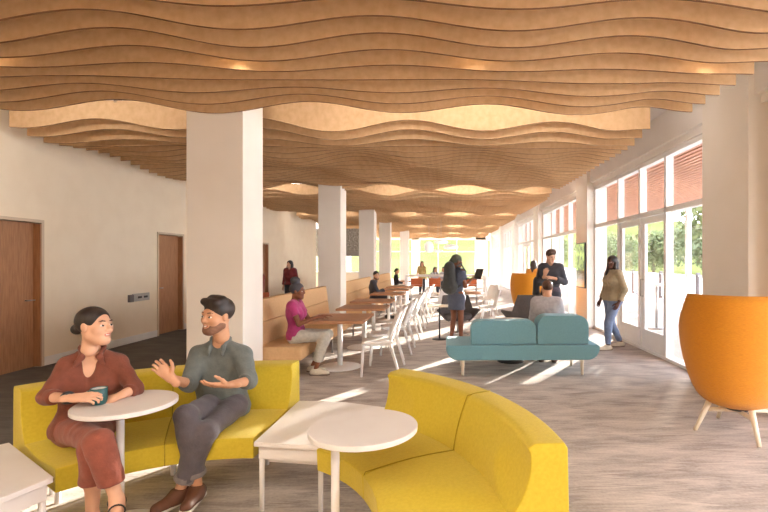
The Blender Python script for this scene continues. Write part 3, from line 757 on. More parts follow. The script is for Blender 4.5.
# ------------------------------------------------------------------ yellow curved sofas
CX, CY = -1.29, 1.99
def arc_pt(r, a, z): return (CX+r*math.cos(a), CY+r*math.sin(a), z)
def sweep(prof_fn, a0, a1, n=28, close=True):
    b = bmesh.new(); rings = []
    for i in range(n+1):
        a = a0+(a1-a0)*i/n; rings.append([b.verts.new(arc_pt(r, a, z)) for r, z in prof_fn(i/n)])
    m = len(rings[0])
    for A, B in zip(rings, rings[1:]):
        for k in range(m): b.faces.new((A[k],A[(k+1)%m],B[(k+1)%m],B[k]))
    b.faces.new(rings[0][::-1]); b.faces.new(rings[-1])
    bmesh.ops.recalc_face_normals(b, faces=b.faces[:]); return b
def sofa(label, A0, A1, C_=None):
    global CX, CY
    CX, CY = C_
    """A0 < A1 in degrees round the ring centre"""
    a0, a1 = math.radians(A0), math.radians(A1); am = (a0+a1)/2
    mid = arc_pt(1.5, am, 0); t = thing('curved_sofa', label, 'sofa', mid, group='yellow curved sofas')
    def put(b, nm, m, bev=.007):
        mm = MB(); mm.add(b); o = mm.build(nm, m, t, bevel=bev); o.location = (-mid[0], -mid[1], 0); return o
    g = .0012
    for k, (u, v) in enumerate(((a0, am), (am, a1))):
        outer = 0 if k==0 else 1                         # which end of this half is the sofa end
        def seat_prof(s):
            e = s if outer==0 else 1-s                   # 0 at sofa end, 1 at the seam
            p = [(1.07,.30),(1.065,.435)]
            for q in range(1,8):
                w = q/8; r = 1.07+.60*w
                uc = .52*(.25+.75*math.sin(PI*(1-w)*.5))
                puff = .016*math.sin(PI*min(1,max(0,w)))
                d = max(0, (uc-e)/uc) if e<uc else 0
                p.append((r, .445+puff*(1-d)-.022*d*math.sin(PI*w)))
            return p+[(1.69,.44),(1.69,.30)]
        put(sweep(seat_prof, u+g, v-g), 'seat', M['yellow'])
        def back_prof(s):
            e = s if outer==0 else 1-s
            p = []
            for q in range(0,13):
                w = q/12; z = .42+.325*w; r = 1.63+.10*w
                uc = .40*(math.sin(PI*(.06+.88*w))**.8)
                d = max(0,(uc-e)/uc) if uc>0 else 0
                bulge = .016*math.sin(PI*w)
                p.append((r-bulge*(1-d)+.05*d*max(0,math.sin(PI*w))**.6, z))
            p += [(1.765,.765),(1.90,.765),(1.915,.74),(1.925,.28),(1.66,.28)]
            return p
        put(sweep(back_prof, u+g, v-g, 36), 'backrest', M['yellow'])
    sm = MB(); sp = [(1.078,.30),(1.072,.43)]+[(1.08+.56*k/6,.449+.014*math.sin(PI*k/6)) for k in range(7)]+[(1.632-.014*math.sin(PI*k/8)+.10*k/8,.45+.31*k/8) for k in range(9)]+[(1.80,.768),(1.90,.766)]
    sm.tube([(arc_pt(r_, am, z_)[0]-mid[0], arc_pt(r_, am, z_)[1]-mid[1], z_) for r_, z_ in sp], .003, 6); sm.build('seam_piping', M['seam'], t)
    for a in (a0+.1, am, a1-.1):
        for r in (1.68, 1.86):
            x, y, z = arc_pt(r, a, 0); l = MB().lathe([(.016,0),(.018,.31)], seg=14).build('leg', M['plam'], t); l.location = (x-mid[0], y-mid[1], 0)
    return t
sofa('yellow curved sofa on the left under the seated woman and man', 87.6, 143.6, (-1.29,1.99))
sofa('empty yellow curved sofa on the right behind the round white table', 3.2, 57.4, (-1.365,1.975))

# white low tables between and beside the sofas
def low_table(label, pts, legs):
    c = np.mean(pts, 0); P = [(p[0]-c[0], p[1]-c[1]) for p in pts]
    t = thing('low_table', label, 'table', (c[0],c[1],0), group='low white wedge tables')
    MB().prism(P, .42, .45, .004).build('tabletop', M['plam'], t)
    MB().prism([(p[0]*.94,p[1]*.94) for p in P], .335, .42).build('apron', M['plam'], t)
    MB().prism([(p[0]*.80,p[1]*.86) for p in P], .30, .335).build('lower_shelf', M['plam'], t)
    for p in P: MB().lathe([(.014,0),(.017,.34)], c=(p[0]*.9,p[1]*.9,0), seg=12).build('leg', M['plam'], t)
low_table('low white wedge table between the two yellow sofas', [(-1.20,2.95),(-.77,2.88),(-.36,3.585),(-.8,3.77),(-1.19,3.82)], None)
low_table('low white wedge table at the lower left beside the sofa end', [(-2.055,2.50),(-2.72,2.98),(-3.28,2.36),(-2.26,1.80)], None)

def round_table(label, cx, cy, R, px, py, zt=.74):
    t = thing('round_side_table', label, 'table', (cx,cy,0), group='round white side tables')
    MB().lathe([(0,zt-.028),(R-.006,zt-.028),(R,zt-.024),(R,zt-.003),(R-.003,zt),(0,zt)], seg=72, cap=False).build('tabletop', M['plam'], t, smooth_angle=.5)
    MB().lathe([(.021,.012),(.021,zt-.022)], c=(px,py,0), seg=24).build('pole', M['plam'], t)
    MB().lathe([(.06,zt-.03),(.06,zt-.022)], c=(px*.8,py*.8,0), seg=24).build('mounting_plate', M['plam'], t)
    MB().lathe([(0,0),(.2,0),(.2,.008),(.19,.012),(0,.012)], c=(px,py,0), seg=40, cap=False).build('base', M['plam'], t)
    for o in t.children:
        if o.name.startswith('tabletop'): o.data.shade_flat(); 
    return t
T1 = (-1.905, 2.835); T2 = (-.42, 2.40)
round_table('round white side table between the woman and man with the mug', T1[0], T1[1], .268, -.022, -.02)
round_table('empty round white side table beside the right yellow sofa', T2[0], T2[1], .274, -.135, -.04)
# mug
mg = at(99, 401, 2.80); t = thing('mug', 'dark teal mug in the hands of the woman in rust clothes', 'mug', (mg[0],mg[1],.741))
MB().lathe([(0,.0),(.036,.0),(.041,.012),(.043,.092),(.041,.094),(.039,.092),(.038,.02)], seg=36, cap=False).build('cup', M['mug'], t)
MB().lathe([(.0385,.09),(.0375,.012),(0,.012)], seg=36, cap=False).build('inner_glaze', M['mugin'], t)
hd = MB(); hd.tube([(-.04,0,.075),(-.065,0,.07),(-.072,0,.048),(-.062,0,.028),(-.04,0,.022)], .007, 10); hd.build('handle', M['mug'], t)

# ------------------------------------------------------------------ tan benches
def bench(label, y0, y1, xf, xb, legx=True):
    cx = (xf+xb)/2; t = thing('banquette_bench', label, 'bench', (cx,y0,0), group='tan banquette benches')
    L = y1-y0; n = max(1, round(L/1.75)); a = xb-cx; f = xf-cx
    for k in range(n):
        u, v = L*k/n, L*(k+1)/n
        MB().box(a+.10, f, u+.004, v-.004, .26, .445, .022).build('seat', M['tan'], t)
        # backrest in two rows
        for (z0, z1, o0, o1) in ((.40,.74,.14,.10),(.745,1.05,.10,.06)):
            b = bmesh.new(); pts = [(a+o0+.02,z0),(a+o1+.02,z1),(a-.02,z1),(a-.02,z0)]
            vs = [[b.verts.new((p[0],yy,p[1])) for p in pts] for yy in (u+.004, v-.004)]
            for q in range(4): b.faces.new((vs[0][q],vs[0][(q+1)%4],vs[1][(q+1)%4],vs[1][q]))
            b.faces.new(vs[0]); b.faces.new(vs[1]); bmesh.ops.recalc_face_normals(b, faces=b.faces[:])
            m_ = MB(); m_.add(b); m_.build('backrest', M['tan'], t, bevel=.015)
        for yy in (v-.10,): MB().box(a+.07,a+.11,yy,yy+.02,.70,.78,.003).build('joint_bracket', M['dark'], t)
    for xx in (f-.05, a+.12):
        for yy in (.06, L/2, L-.06): MB().lathe([(.016,0),(.018,.26)], c=(xx,yy,0), seg=14).build('leg', M['steel'], t)
    return t
bench('nearest tan banquette bench with the woman in pink', 6.21, 10.0, -1.91, -2.62)
bench('second tan banquette bench with the man in grey sweater', 11.62, 15.9, -1.90, -2.62)
bench('farthest tan banquette bench with the seated person in black', 17.0, 21.2, -1.95, -2.62)

# oak cafe tables on white pedestals
def cafe_table(label, cx, cy, dx, dy):
    t = thing('cafe_table', label, 'table', (cx,cy,0), group='oak cafe tables along the benches')
    MB().box(-dx/2,dx/2,-dy/2,dy/2,.705,.745,.006).build('tabletop', M['oak'], t)
    MB().lathe([(.038,.02),(.038,.705)], seg=24).build('pedestal', M['white'], t)
    MB().lathe([(0,.0),(.31,.0),(.31,.008),(.29,.018),(.06,.03),(0,.03)], seg=48, cap=False).build('base', M['white'], t)
    MB().box(-.16,.16,-.16,.16,.695,.705).build('mounting_plate', M['white'], t)
    return t
ords = ['nearest','second','third','fourth','fifth','sixth','seventh']
for i, (cx, cy) in enumerate([(-1.58,7.02),(-1.5,8.62),(-1.55,10.05),(-1.5,12.3),(-1.52,13.9),(-1.5,15.5),(-1.62,19.75)]):
    cafe_table('oak topped cafe table on white pedestal, %s along the benches' % ords[i], cx, cy, .86, .98 if i==0 else .8)

# white side chairs in a row
def make_chair(label, loc, rz, group):
    """faces local -x"""
    t = thing('cafe_chair', label, 'chair', loc, rz, group)
    b = bmesh.new()
    # seat with gentle dish
    P = []; 
    for i in range(9):
        row = []
        for j in range(9):
            x = -.21+.42*i/8; y = (-.205+.41*j/8)*(1-.08*i/8); row.append((x, y, .455-.012*math.cos((j-4)/4*PI/2)+.006*(i/8)))
        P.append(row)
    MB().grid(P).build('seat', M['white'], t, solid=.034)
    P = []
    for i in range(9):
        row = []; w = i/8
        for j in range(9):
            y = (-.19+.38*j/8)*(1-.06*w); row.append((.185+.16*w+.035*math.cos((j-4)/4*PI/2)-.03, y, .50+.39*w+ -.012*abs(j-4)/4*(w>.9)))
        P.append(row)
    MB().grid(P).build('backrest', M['white'], t, solid=.024)
    for sy in (-1,1):
        MB().tube([(-.215,sy*.19,0),(-.19,sy*.175,.45)], [.017,.022], 10).build('leg', M['white'], t)
        MB().tube([(.30,sy*.19,0),(.17,sy*.17,.44),(.23,sy*.172,.62)], [.017,.024,.018], 10).build('leg', M['white'], t)
    for yy in (-.17,.15): MB().box(-.18,.17,yy,yy+.02,.415,.44).build('seat_rail', M['white'], t)
    return t
chr_pos = [(-.97,6.62,.16),(-.95,7.28,.12),(-.90,8.05,.12),(-.88,8.72,.08),(-.84,9.55,.1),(-.82,10.25,.06),(-.80,11.1,.08),(-.78,12.0,.1),(-.74,12.9,.06),(-.7,13.9,.05)]
co = ['nearest','second','third','fourth','fifth','sixth','seventh','eighth','ninth','farthest']
c0 = None
for i, (x, y, r) in enumerate(chr_pos):
    lab = 'white cafe chair facing the oak tables, %s in the row' % co[i]
    if c0 is None: c0 = make_chair(lab, (x,y,0), r, 'white chairs along the oak tables')
    else: dup(c0, (x,y,0), r, lab)

# white shell chairs and round oak table in mid room
def shell_chair(label, loc, rz, group):
    """faces local +y"""
    t = thing('shell_chair', label, 'chair', loc, rz, group)
    P = []
    for i in range(15):
        u = i/14; row = []
        for j in range(13):
            v = (j-6)/6; w = .22-.02*u
            if u<.45: y = .20-.40*u/.45; z = .45-.02*math.sin(u/.45*PI*.6)
            else: q = (u-.45)/.55; y = -.20-.14*q; z = .44+.42*q
            z += .05*abs(v)**2.5*(1 if .25<u<.75 else .4); y += .07*abs(v)**2*(max(0,u-.3)); wv = w*(1-.25*max(0,u-.8)/.2)
            row.append((v*wv, y, z))
        P.append(row)
    MB().grid(P).build('shell', M['white'], t, solid=.014)
    for sx in (-1,1):
        for sy in (-1,1): MB().tube([(sx*.21,sy*.2-.02,0),(sx*.12,sy*.1-.02,.43)], [.011,.015], 10).build('leg', M['white'], t)
    return t
g = 'white shell chairs in mid room'
s0 = shell_chair('white shell chair left of the standing girl with backpack', (-.12,12.2,0), .5, g)
dup(s0, (1.0,11.4,0), 1.6, 'white shell chair right of the standing girl with backpack')
dup(s0, (1.25,13.8,0), 2.4, 'white shell chair in the distance behind the round oak table')
t = thing('round_cafe_table', 'round oak table between white shell chairs behind the girl with backpack', 'table', (.55,12.6,0))
MB().lathe([(0,.71),(.45,.71),(.455,.72),(.45,.74),(0,.74)], seg=48, cap=False).build('tabletop', M['oak'], t); MB().lathe([(.035,.02),(.035,.71)], seg=20).build('pedestal', M['white'], t); MB().lathe([(0,0),(.28,0),(.27,.015),(.05,.03),(0,.03)], seg=40, cap=False).build('base', M['white'], t)
# small black-stemmed table
t = thing('side_table', 'small pale topped side table on black stem beside the girl with backpack', 'table', (-.13,9.45,0))
MB().box(-.24,.24,-.2,.2,.665,.685,.005).build('tabletop', M['ash'], t); MB().lathe([(.016,.015),(.016,.665)], seg=16).build('pole', M['dark'], t); MB().lathe([(0,0),(.15,0),(.15,.012),(0,.015)], seg=36, cap=False).build('base', M['dark'], t)
# coffee table in front of the teal sofa
t = thing('pedestal_table', 'round pale table on black pedestal in front of the teal sofa', 'table', (1.02,7.36,0))
MB().lathe([(0,.635),(.29,.635),(.29,.655),(0,.66)], seg=48, cap=False).build('tabletop', M['ash'], t); MB().lathe([(.03,.02),(.03,.635)], seg=20).build('pole', M['dark'], t); MB().lathe([(0,0),(.21,0),(.205,.018),(0,.03)], seg=40, cap=False).build('base', M['dark'], t)

# charcoal lounge chairs
def lounge(label, loc, rz, group):
    """faces local +y"""
    t = thing('lounge_chair', label, 'chair', loc, rz, group)
    P = []
    for i in range(13):
        u = i/12; row = []
        for j in range(25):
            v = (j-12)/12; a = v*2.0               # angle round from the back
            R = .22+.16*u**.6
            top = .82 if abs(v)<.42 else .82-.28*min(1,(abs(v)-.42)/.14)
            z = .30+(top-.30)*u
            x = math.sin(a)*R*1.02; y = -math.cos(a)*R*.95-.06*u+.1
            if abs(v)>.6: x *= 1+.30*u*(abs(v)-.6)/.4
            row.append((x,y,z))
        P.append(row)
    MB().grid(P).build('shell', M['greyfab'], t, solid=.035)
    MB().lathe([(0,.30),(.22,.30),(.29,.34),(.31,.40),(.28,.44),(0,.46)], c=(0,.06,0), seg=32, cap=False).build('seat', M['greyfab'], t)
    MB().lathe([(.028,.03),(.028,.32)], c=(0,.06,0), seg=16).build('pole', M['steel'], t)
    for k in range(4):
        a = PI/4+k*PI/2; MB().tube([(0,.06,.06),(.27*math.cos(a),.06+.27*math.sin(a),.015)], [.018,.012], 8).build('foot', M['steel'], t)
    return t
l0 = lounge('charcoal lounge chair behind the girl with backpack', (.25,10.2,0), PI+.15, 'charcoal lounge chairs')
dup(l0, (1.60,9.0,0), .2, 'charcoal lounge chair behind the teal sofa, left of the seated man', scale=(1.08,1.08,1.15))

# ------------------------------------------------------------------ teal sofa (seen from behind)
t = thing('teal_sofa', 'teal sofa seen from behind with two rounded back cushions and pale legs', 'sofa', (1.05,6.45,0))
def slab(pts, y0, y1, nm, bev=.03):
    b = bmesh.new(); f = b.faces.new([b.verts.new((p[0],y0,p[1])) for p in pts]); r = bmesh.ops.extrude_face_region(b, geom=[f])
    for v in r['geom']:
        if isinstance(v, bmesh.types.BMVert): v.co.y = y1
    bmesh.ops.recalc_face_normals(b, faces=b.faces[:]); m_ = MB(); m_.add(b); return m_.build(nm, M['teal'], t, bevel=bev)
def rr(x0, x1, z0, z1, rt, rb, n=8):
    pts = []
    for cx_, cz_, r, s in ((x1-rb,z0+rb,rb,-PI/2),(x1-rt,z1-rt,rt,0),(x0+rt,z1-rt,rt,PI/2),(x0+rb,z0+rb,rb,PI)):
        for k in range(n+1): a = s+PI/2*k/n; pts.append((cx_+r*math.cos(a), cz_+r*math.sin(a)))
    return pts
slab(rr(-1.05,1.06,.225,.43,.03,.17), -.10, .72, 'seat', .022)
slab(rr(-.71,.19,.435,.765,.12,.012), -.06, .17, 'back_cushion', .045)
slab(rr(.205,.915,.435,.83,.15,.012), -.06, .24, 'back_cushion', .045)
for x in (-.82,.84):
    for y, s in ((.0,1),(.58,-1)): MB().tube([(x,y,0),(x,y+.01*s,.235)], [.02,.028], 16).build('leg', M['ash'], t)

# ------------------------------------------------------------------ orange high-back chairs
def tub_chair(label, loc, rz, group):
    """faces local +y, shell of revolution with the front cut away"""
    t = thing('highback_chair', label, 'chair', loc, rz, group)
    prof = [(.235,.05),(.24,.14),(.255,.21),(.285,.285),(.34,.345),(.44,.398),(.58,.445),(.68,.470),(.80,.492),(.95,.506),(1.10,.511),(1.22,.509),(1.285,.505)]
    zs = np.array([p[0] for p in prof]); rs = np.array([p[1] for p in prof])
    P = []; n = 22
    for i in range(n+1):
        row = []
        for j in range(49):
            v = (j-24)/24; a = v*math.radians(172)
            top = 1.285
            c = abs(v)
            if c>.55: top = 1.285-(1.285-.60)*((c-.55)/.45)**.7*1
            s = i/n; z = .235+(top-.235)*(s**1.3); r = float(np.interp(z, zs, rs))
            row.append((math.sin(a)*r, -math.cos(a)*r*.93, z))
        P.append(row)
    sh = MB().grid(P).build('shell', M['orange'], t); 
    md = sh.modifiers.new('solid','SOLIDIFY'); md.thickness = .055; md.offset = -1
    MB().lathe([(0,.36),(.22,.37),(.29,.39),(.32,.43),(.30,.465),(0,.48)], c=(0,.02,0), seg=40, cap=False).build('seat_cushion', M['orange'], t)
    MB().lathe([(0,.21),(.10,.21),(.12,.245),(0,.245)], seg=24, cap=False).build('mounting_plate', M['dark'], t)
    for k in range(4):
        a = k*PI/2-.28; c, s = math.cos(a), math.sin(a)
        MB().tube([(.375*c,.375*s,0),(.25*c,.25*s,.27)], [.017,.027], 16).build('leg', M['ash'], t)
    for q in (-.28, PI/2-.28): MB().tube([(.27*math.cos(q),.27*math.sin(q),.20),(-.27*math.cos(q),-.27*math.sin(q),.20)], .02, 12).build('stretcher', M['ash'], t)
    return t
o0 = tub_chair('large orange high-back chair at right in front of the nearest column', (2.70,4.28,0), .17, 'orange high-back chairs')
dup(o0, (2.1,11.6,0), .35, 'orange high-back chair in the distance behind the charcoal lounge chair')

# ------------------------------------------------------------------ high table with stools, pendants
t = thing('high_table', 'long white high table with thick panel leg beyond the chair row', 'table', (.1,17.7,0))
MB().box(-1.62,1.4,-.45,.45,1.0,1.06,.006).build('tabletop', M['plam'], t)
for x in (-1.62,1.34): MB().box(x,x+.06,-.45,.45,0,1.0,.004).build('panel_leg', M['plam'], t)
MB().lathe([(.012,0),(.012,.09)], c=(-1.2,0,1.06), seg=12).build('power_post', M['steel'], t)
def stool(label, loc, group):
    t = thing('bar_stool', label, 'stool', loc, 0, group)
    MB().box(-.21,.21,-.19,.19,.66,.72,.015).build('seat', M['stool'], t); MB().box(-.21,.21,-.21,-.18,.74,.96,.012).build('backrest', M['stool'], t)
    for sx in (-1,1):
        MB().tube([(sx*.22,-.21,0),(sx*.2,-.195,.95)], .013, 8).build('leg', M['steel'], t); MB().tube([(sx*.22,.2,0),(sx*.19,.17,.66)], .013, 8).build('leg', M['steel'], t)
    MB().tube([(-.21,-.2,.25),(.21,-.2,.25),(.21,.18,.25),(-.21,.18,.25),(-.21,-.2,.25)], .009, 8).build('foot_ring', M['steel'], t)
    return t
st0 = stool('orange leather bar stool at the high table, nearest its panel leg', (-1.05,17.05,0), 'orange bar stools')
for i, x in enumerate((-.4,.25,.9)): dup(st0, (x,17.05,0), None, 'orange leather bar stool at the high table, %s from its panel leg' % ['second','third','fourth'][i])
for i, (px, py, Y, w, h) in enumerate([(429,247,20,.2,.5),(441,242,19.4,.30,.18),(451,247,21.2,.34,.24),(438,251,20.8,.22,.14)]):
    p = at(px, py, Y); t = thing('pendant_lamp', 'soft white pendant lamp above the high table, %s from the left' % ['first','third','fourth','second'][i], 'lamp', tuple(p), group='white pendant lamps')
    MB().lathe([(0,-h*.5),(w*.5,-h*.47),(w*.92,-h*.25),(w,0),(w*.92,h*.25),(w*.5,h*.47),(0,h*.5)], seg=28, cap=False).build('lamp_shade', M['glow'], t); MB().tube([(0,0,h*.5),(0,0,CZ-p[2])], .006, 6).build('cord', M['cord'], t)
# display on the second window column
t = thing('wall_display', 'tall screen with a green garden picture on second window column', 'screen', (3.33,11.4,0))
MB().box(-.04,0,-.36,.36,.93,2.02,.004).build('bezel', M['dark'], t); MB().box(-.044,-.04,-.34,.34,.95,2.0).build('screen', M['screen'], t)
# small access panel on the nearest window column
t = thing('access_panel', 'pale access panel high on the nearest window column', 'panel', (3.62,5.08,3.40)); MB().box(-.16,.0,-.02,0,0,.45,.003).build('panel', M['white'], t)
# ------------------------------------------------------------------ people
SKA = skin('skin_light', rgb(228,180,150), rgb(219,168,138), rgb(200,122,106))
SKB = skin('skin_tan', rgb(214,164,132), rgb(203,151,118), rgb(190,122,102))
SKC = skin('skin_brown', rgb(138,88,62), rgb(124,76,54), rgb(120,62,54))
SKD = skin('skin_deep', rgb(92,58,44), rgb(80,50,38), rgb(84,44,42))
HB = mat('hair_black', rgb(40,32,30), .5, noise=(rgb(56,46,42), 40, 3), stretch=(1,1,.2))
HBR = mat('hair_brown', rgb(78,52,38), .5, noise=(rgb(96,66,48), 40, 3), stretch=(1,1,.2))
STUB = mat('stubble', rgb(124,88,70), .7, noise=(rgb(142,102,82), 60, 3))
RUST = cloth('rust_cotton', 128,70,52); RUST2 = cloth('rust_trouser_cotton', 150,82,64)
GREEN = cloth('slate_shirt', 112,119,117); JEAN = cloth('charcoal_denim', 98,92,98); JEANC = cloth('denim_turn_up', 136,128,128)
PINK = cloth('magenta_cotton', 178,58,114); LINEN = cloth('pale_trousers', 204,198,184)
MAROON = cloth('maroon_wool', 120,34,38); NAVY = cloth('dark_navy_cloth', 52,54,66); GREY = cloth('dark_grey_knit', 76,76,84); BLACK = cloth('black_cloth', 40,38,42)
SLATE = cloth('slate_dress', 92,96,112); OLIVE = cloth('olive_wrap', 92,94,78); PACK = cloth('dark_grey_canvas', 72,72,70); LGREY = cloth('light_grey_shirt', 186,180,182)
TANK = cloth('tan_sweater_knit', 166,148,118); BLUEJ = cloth('faded_blue_denim', 116,130,158); ORT = cloth('orange_top_cotton', 230,160,70); MUST = cloth('mustard_cotton', 180,150,90); PLUM = cloth('plum_grey_trousers', 110,98,108)
CREAM = mat('cream_shoe', rgb(222,212,190), .7, noise=(rgb(208,196,174), 20, 2)); SOLE = mat('shoe_sole', rgb(120,100,86), .8, noise=(rgb(108,90,76), 20, 2)); BRN = mat('brown_shoe', rgb(104,66,46), .6, noise=(rgb(92,58,40), 20, 2)); SOLW = mat('white_sole', rgb(226,222,214), .7, noise=(rgb(216,212,204), 20, 2)); BLKS = mat('black_shoe', rgb(40,38,38), .6, noise=(rgb(48,46,46), 20, 2))
def V3(*a): return np.array(a, float)

# woman in rust clothes with the mug
J = dict(pel=at(84,424,3.00), chest=at(91,386,3.0), neck=at(92,352,2.99), head=at(95,326,2.95), shR=at(68,366,2.91), shL=at(118,363,3.04),
    elR=at(47,397,2.80), wrR=at(73,398,2.70), elL=at(135,389,3.0), wrL=at(114,398,2.84), hipR=at(72,430,2.93), hipL=at(97,428,3.02),
    knR=at(99,442,2.55), anR=at(117,500,2.58), knL=at(94,450,2.62), anL=at(92,516,2.70), hf=nrm((.99,-.14,.03)), ff=nrm((.4,-.9,0)), footR=nrm((.45,-.7,-.1)), footL=nrm((.1,-1,0)), s=.97)
r, bs, J, hw = person('woman in rust shirt and trousers seated on the yellow sofa holding a mug', J, dict(near=2, fem=True, fat=.94, skin=SKA, hair=HB, hstyle='bun', smile=True, gaze=.002, hup=(-.06,.05,1),
    top=dict(m=RUST, arm=1.28, vneck=.23, collar=True, open=.1, cuffs=True, e=.008, hem=-.02), bottom=dict(m=RUST2, leg=dict(R=1.70,L=1.46), wide=.062, e=.006), barefoot=True,
    handR=dict(dir=(1,.25,-.0), back=(-.2,-.6,.9), curl=.9, thumb=.7), handL=dict(dir=(-.75,-.2,-.25), back=(.3,-.4,.85), curl=.55, thumb=.6)))
p = lerp(J['elR'], J['wrR'], .80); d = nrm(J['wrR']-J['elR'])
V, Q = sdf_mesh([cap(p-d*.013, p+d*.013, .0365, k=.01, c0=True, c1=True)], .005); vq_obj('wristband', [(V,Q,0)], [M['dark']], r, bs)
for sd in ('R','L'):
    an = J['an'+sd]; f_ = J['foot'+sd]; m_ = MB(); side = np.cross(f_, (0,0,1.))
    for t_, zz, w_ in ((.0,-.01,.038),(.06,-.03,.036),(.115,-.052,.034)):
        q = an+f_*t_+V3(0,0,zz); m_.tube([tuple(q+side*w_*math.cos(a)*1.05+V3(0,0,1)*w_*math.sin(a)*1.0-bs) for a in np.linspace(-.5,PI+.5,12)], .0045, 6)
    c_ = an-V3(0,0,.085); m_.prism([tuple((c_+f_*a+side*b_-bs)[:2]) for a, b_ in ((-.06,-.03),(-.06,.03),(.1,.042),(.17,.03),(.17,-.03),(.1,-.042))], c_[2]-.008, c_[2]+.008)
    m_.build('sandal', M['dark'], r)

# man in slate shirt
J = dict(pel=at(223,401,3.44), chest=at(221,374,3.43), neck=at(221,343,3.40), head=at(217,316,3.33), shR=at(199,355,3.38), shL=at(243,355,3.40),
    elR=at(189,384,3.24), wrR=at(171,378,3.04), elL=at(249,381,3.28), wrL=at(229,385,3.06), hipR=at(212,405,3.38), hipL=at(235,406,3.38),
    knR=at(186,416,2.98), anR=at(197,486,3.03), knL=at(206,432,3.02), anL=at(180,489,3.0), hf=nrm((-.40,-.91,-.02)), ff=nrm((-.3,-1,0)), footR=nrm((.1,-1,0)), footL=nrm((-.45,-1,0)), s=1.0)
r, bs, J, hw = person('man in slate grey shirt and charcoal jeans gesturing on the yellow sofa', J, dict(near=2, skin=SKB, hair=HB, hstyle='short', beard=True, bmat=STUB, smile=True, gaze=-.001, hup=(.05,0,1), hs=1.03,
    top=dict(m=GREEN, arm=1.22, collar=True, vneck=.075, cuffs=True, e=.014, hem=-.04, open=.02), bottom=dict(m=JEAN, leg=1.84, wide=.060, rolled=True, m2=JEANC, e=.005), shoes=(BRN, SOLW),
    handR=dict(dir=(-.45,-.25,.65), back=(-.6,.6,.3), curl=.8, thumb=.8), handL=dict(dir=(-.8,-.45,.12), back=(0,-.45,-.85), curl=.35, thumb=.9)))

# woman in pink at the nearest cafe table
J = pose(-2.10, 6.62, -PI/2, 'sit', 1.64, 0, .45, elR=(.20,.10,.72), wrR=(.13,.30,.80), elL=(-.2,.12,.72), wrL=(-.08,.34,.80)); rot_hf(J, .05)
J['hf'] = nrm((1,-.1,-.08)); J['anR'] += V3(-.10,0,0); J['anL'] += V3(-.2,0,0)
person('woman in magenta top seated on the nearest tan bench at the first oak table', J, dict(near=1, fem=True, skin=SKC, hair=mat('hair_blue_black', rgb(58,56,64), .6, noise=(rgb(70,67,76), 40, 3)), hstyle='topbun', top=dict(m=PINK, arm=.55, vneck=.08, e=.014, hem=-.01), bottom=dict(m=LINEN, leg=1.75, e=.012, wide=.065), shoes=(CREAM, SOLE), handR=dict(dir=(1,.1,.15), curl=.5), handL=dict(dir=(1,0,.1), curl=.5)))
# person in maroon coat in the corridor
J = pose(at(290,261,14.4)[0], 14.4, PI-.35, 'stand', 1.60)
person('person in long maroon coat and dark scarf standing behind the tan bench', J, dict(fem=True, skin=SKA, hair=HB, hstyle='long', top=dict(m=MAROON, arm=1.9, e=.03, skirt=.04, vneck=.1, name='coat'), bottom=dict(m=NAVY, leg=1.9), shoes=(BLKS, SOLE)))
# rust jacket person half hidden behind the big column
J = pose(-3.78, 9.3, PI/2-.3, 'sit', 1.75, 0, .70)
person('person in rust red jacket mostly hidden behind the big white column', J, dict(skin=SKB, hair=HB, hstyle='crop', fat=1.15, top=dict(m=cloth('rust_red_jacket', 140,62,44), arm=1.9, e=.03, name='jacket'), bottom=dict(m=NAVY, leg=1.9), shoes=(BLKS, SOLE)))
dup(st0, (-3.78,9.27,0), PI/2-.3, 'bar stool under the person in rust jacket behind the big white column')
# man in grey sweater on the second bench
J = pose(-1.99, 12.9, -PI/2+.2, 'sit', 1.72, 0, .45, elR=(.2,.12,.70), wrR=(.1,.3,.79), elL=(-.2,.12,.70), wrL=(-.1,.3,.79)); J['hf'] = nrm((.55,-.83,-.1)); J['head'] += V3(.06,-.02,-.01); J['neck'] += V3(.06,0,0)
person('bearded man in dark grey sweater seated on the second tan bench', J, dict(near=1, skin=SKB, hair=HB, hstyle='crop', beard=True, bmat=STUB, top=dict(m=GREY, arm=1.9, e=.016, name='sweater'), bottom=dict(m=NAVY, leg=1.9), shoes=(BLKS, SOLE)))
J = pose(-2.0, 19.0, -PI/2+.1, 'sit', 1.66, 0, .45); J['hf'] = nrm((.9,-.4,-.1))
person('person in black jacket seated on the farthest tan bench', J, dict(skin=SKB, hair=HB, hstyle='bun', top=dict(m=BLACK, arm=1.9, e=.018, name='jacket'), bottom=dict(m=LINEN, leg=1.9), shoes=(BLKS, SOLE)))
# far group behind the high table
J = pose(-1.12, 21.8, PI+.5, 'stand', 1.58)
person('person with long brown hair in mustard top standing behind the high table', J, dict(fem=True, skin=SKA, hair=HBR, hstyle='long', top=dict(m=MUST, arm=1.0, e=.016), bottom=dict(m=NAVY, leg=1.9), shoes=(BLKS, SOLE)))
for k, (x, y, lab, hs_, hm) in enumerate([(-.52,22.0,'person with brown hair in white top seated far behind the high table','long',HBR),(-.12,22.6,'person with short dark hair in white top seated far behind the high table','crop',HB)]):
    J = pose(x, y, PI+.6*(1-2*k), 'sit', 1.68, 0, .46)
    person(lab, J, dict(skin=SKB, hair=hm, hstyle=hs_, top=dict(m=LGREY, arm=.7, e=.014), bottom=dict(m=NAVY, leg=1.9), shoes=(CREAM, SOLE)))
    dup(s0, (x, y+.0, 0), PI+.6*(1-2*k), 'white shell chair under the person with %s in white' % ('brown hair','short dark hair')[k])

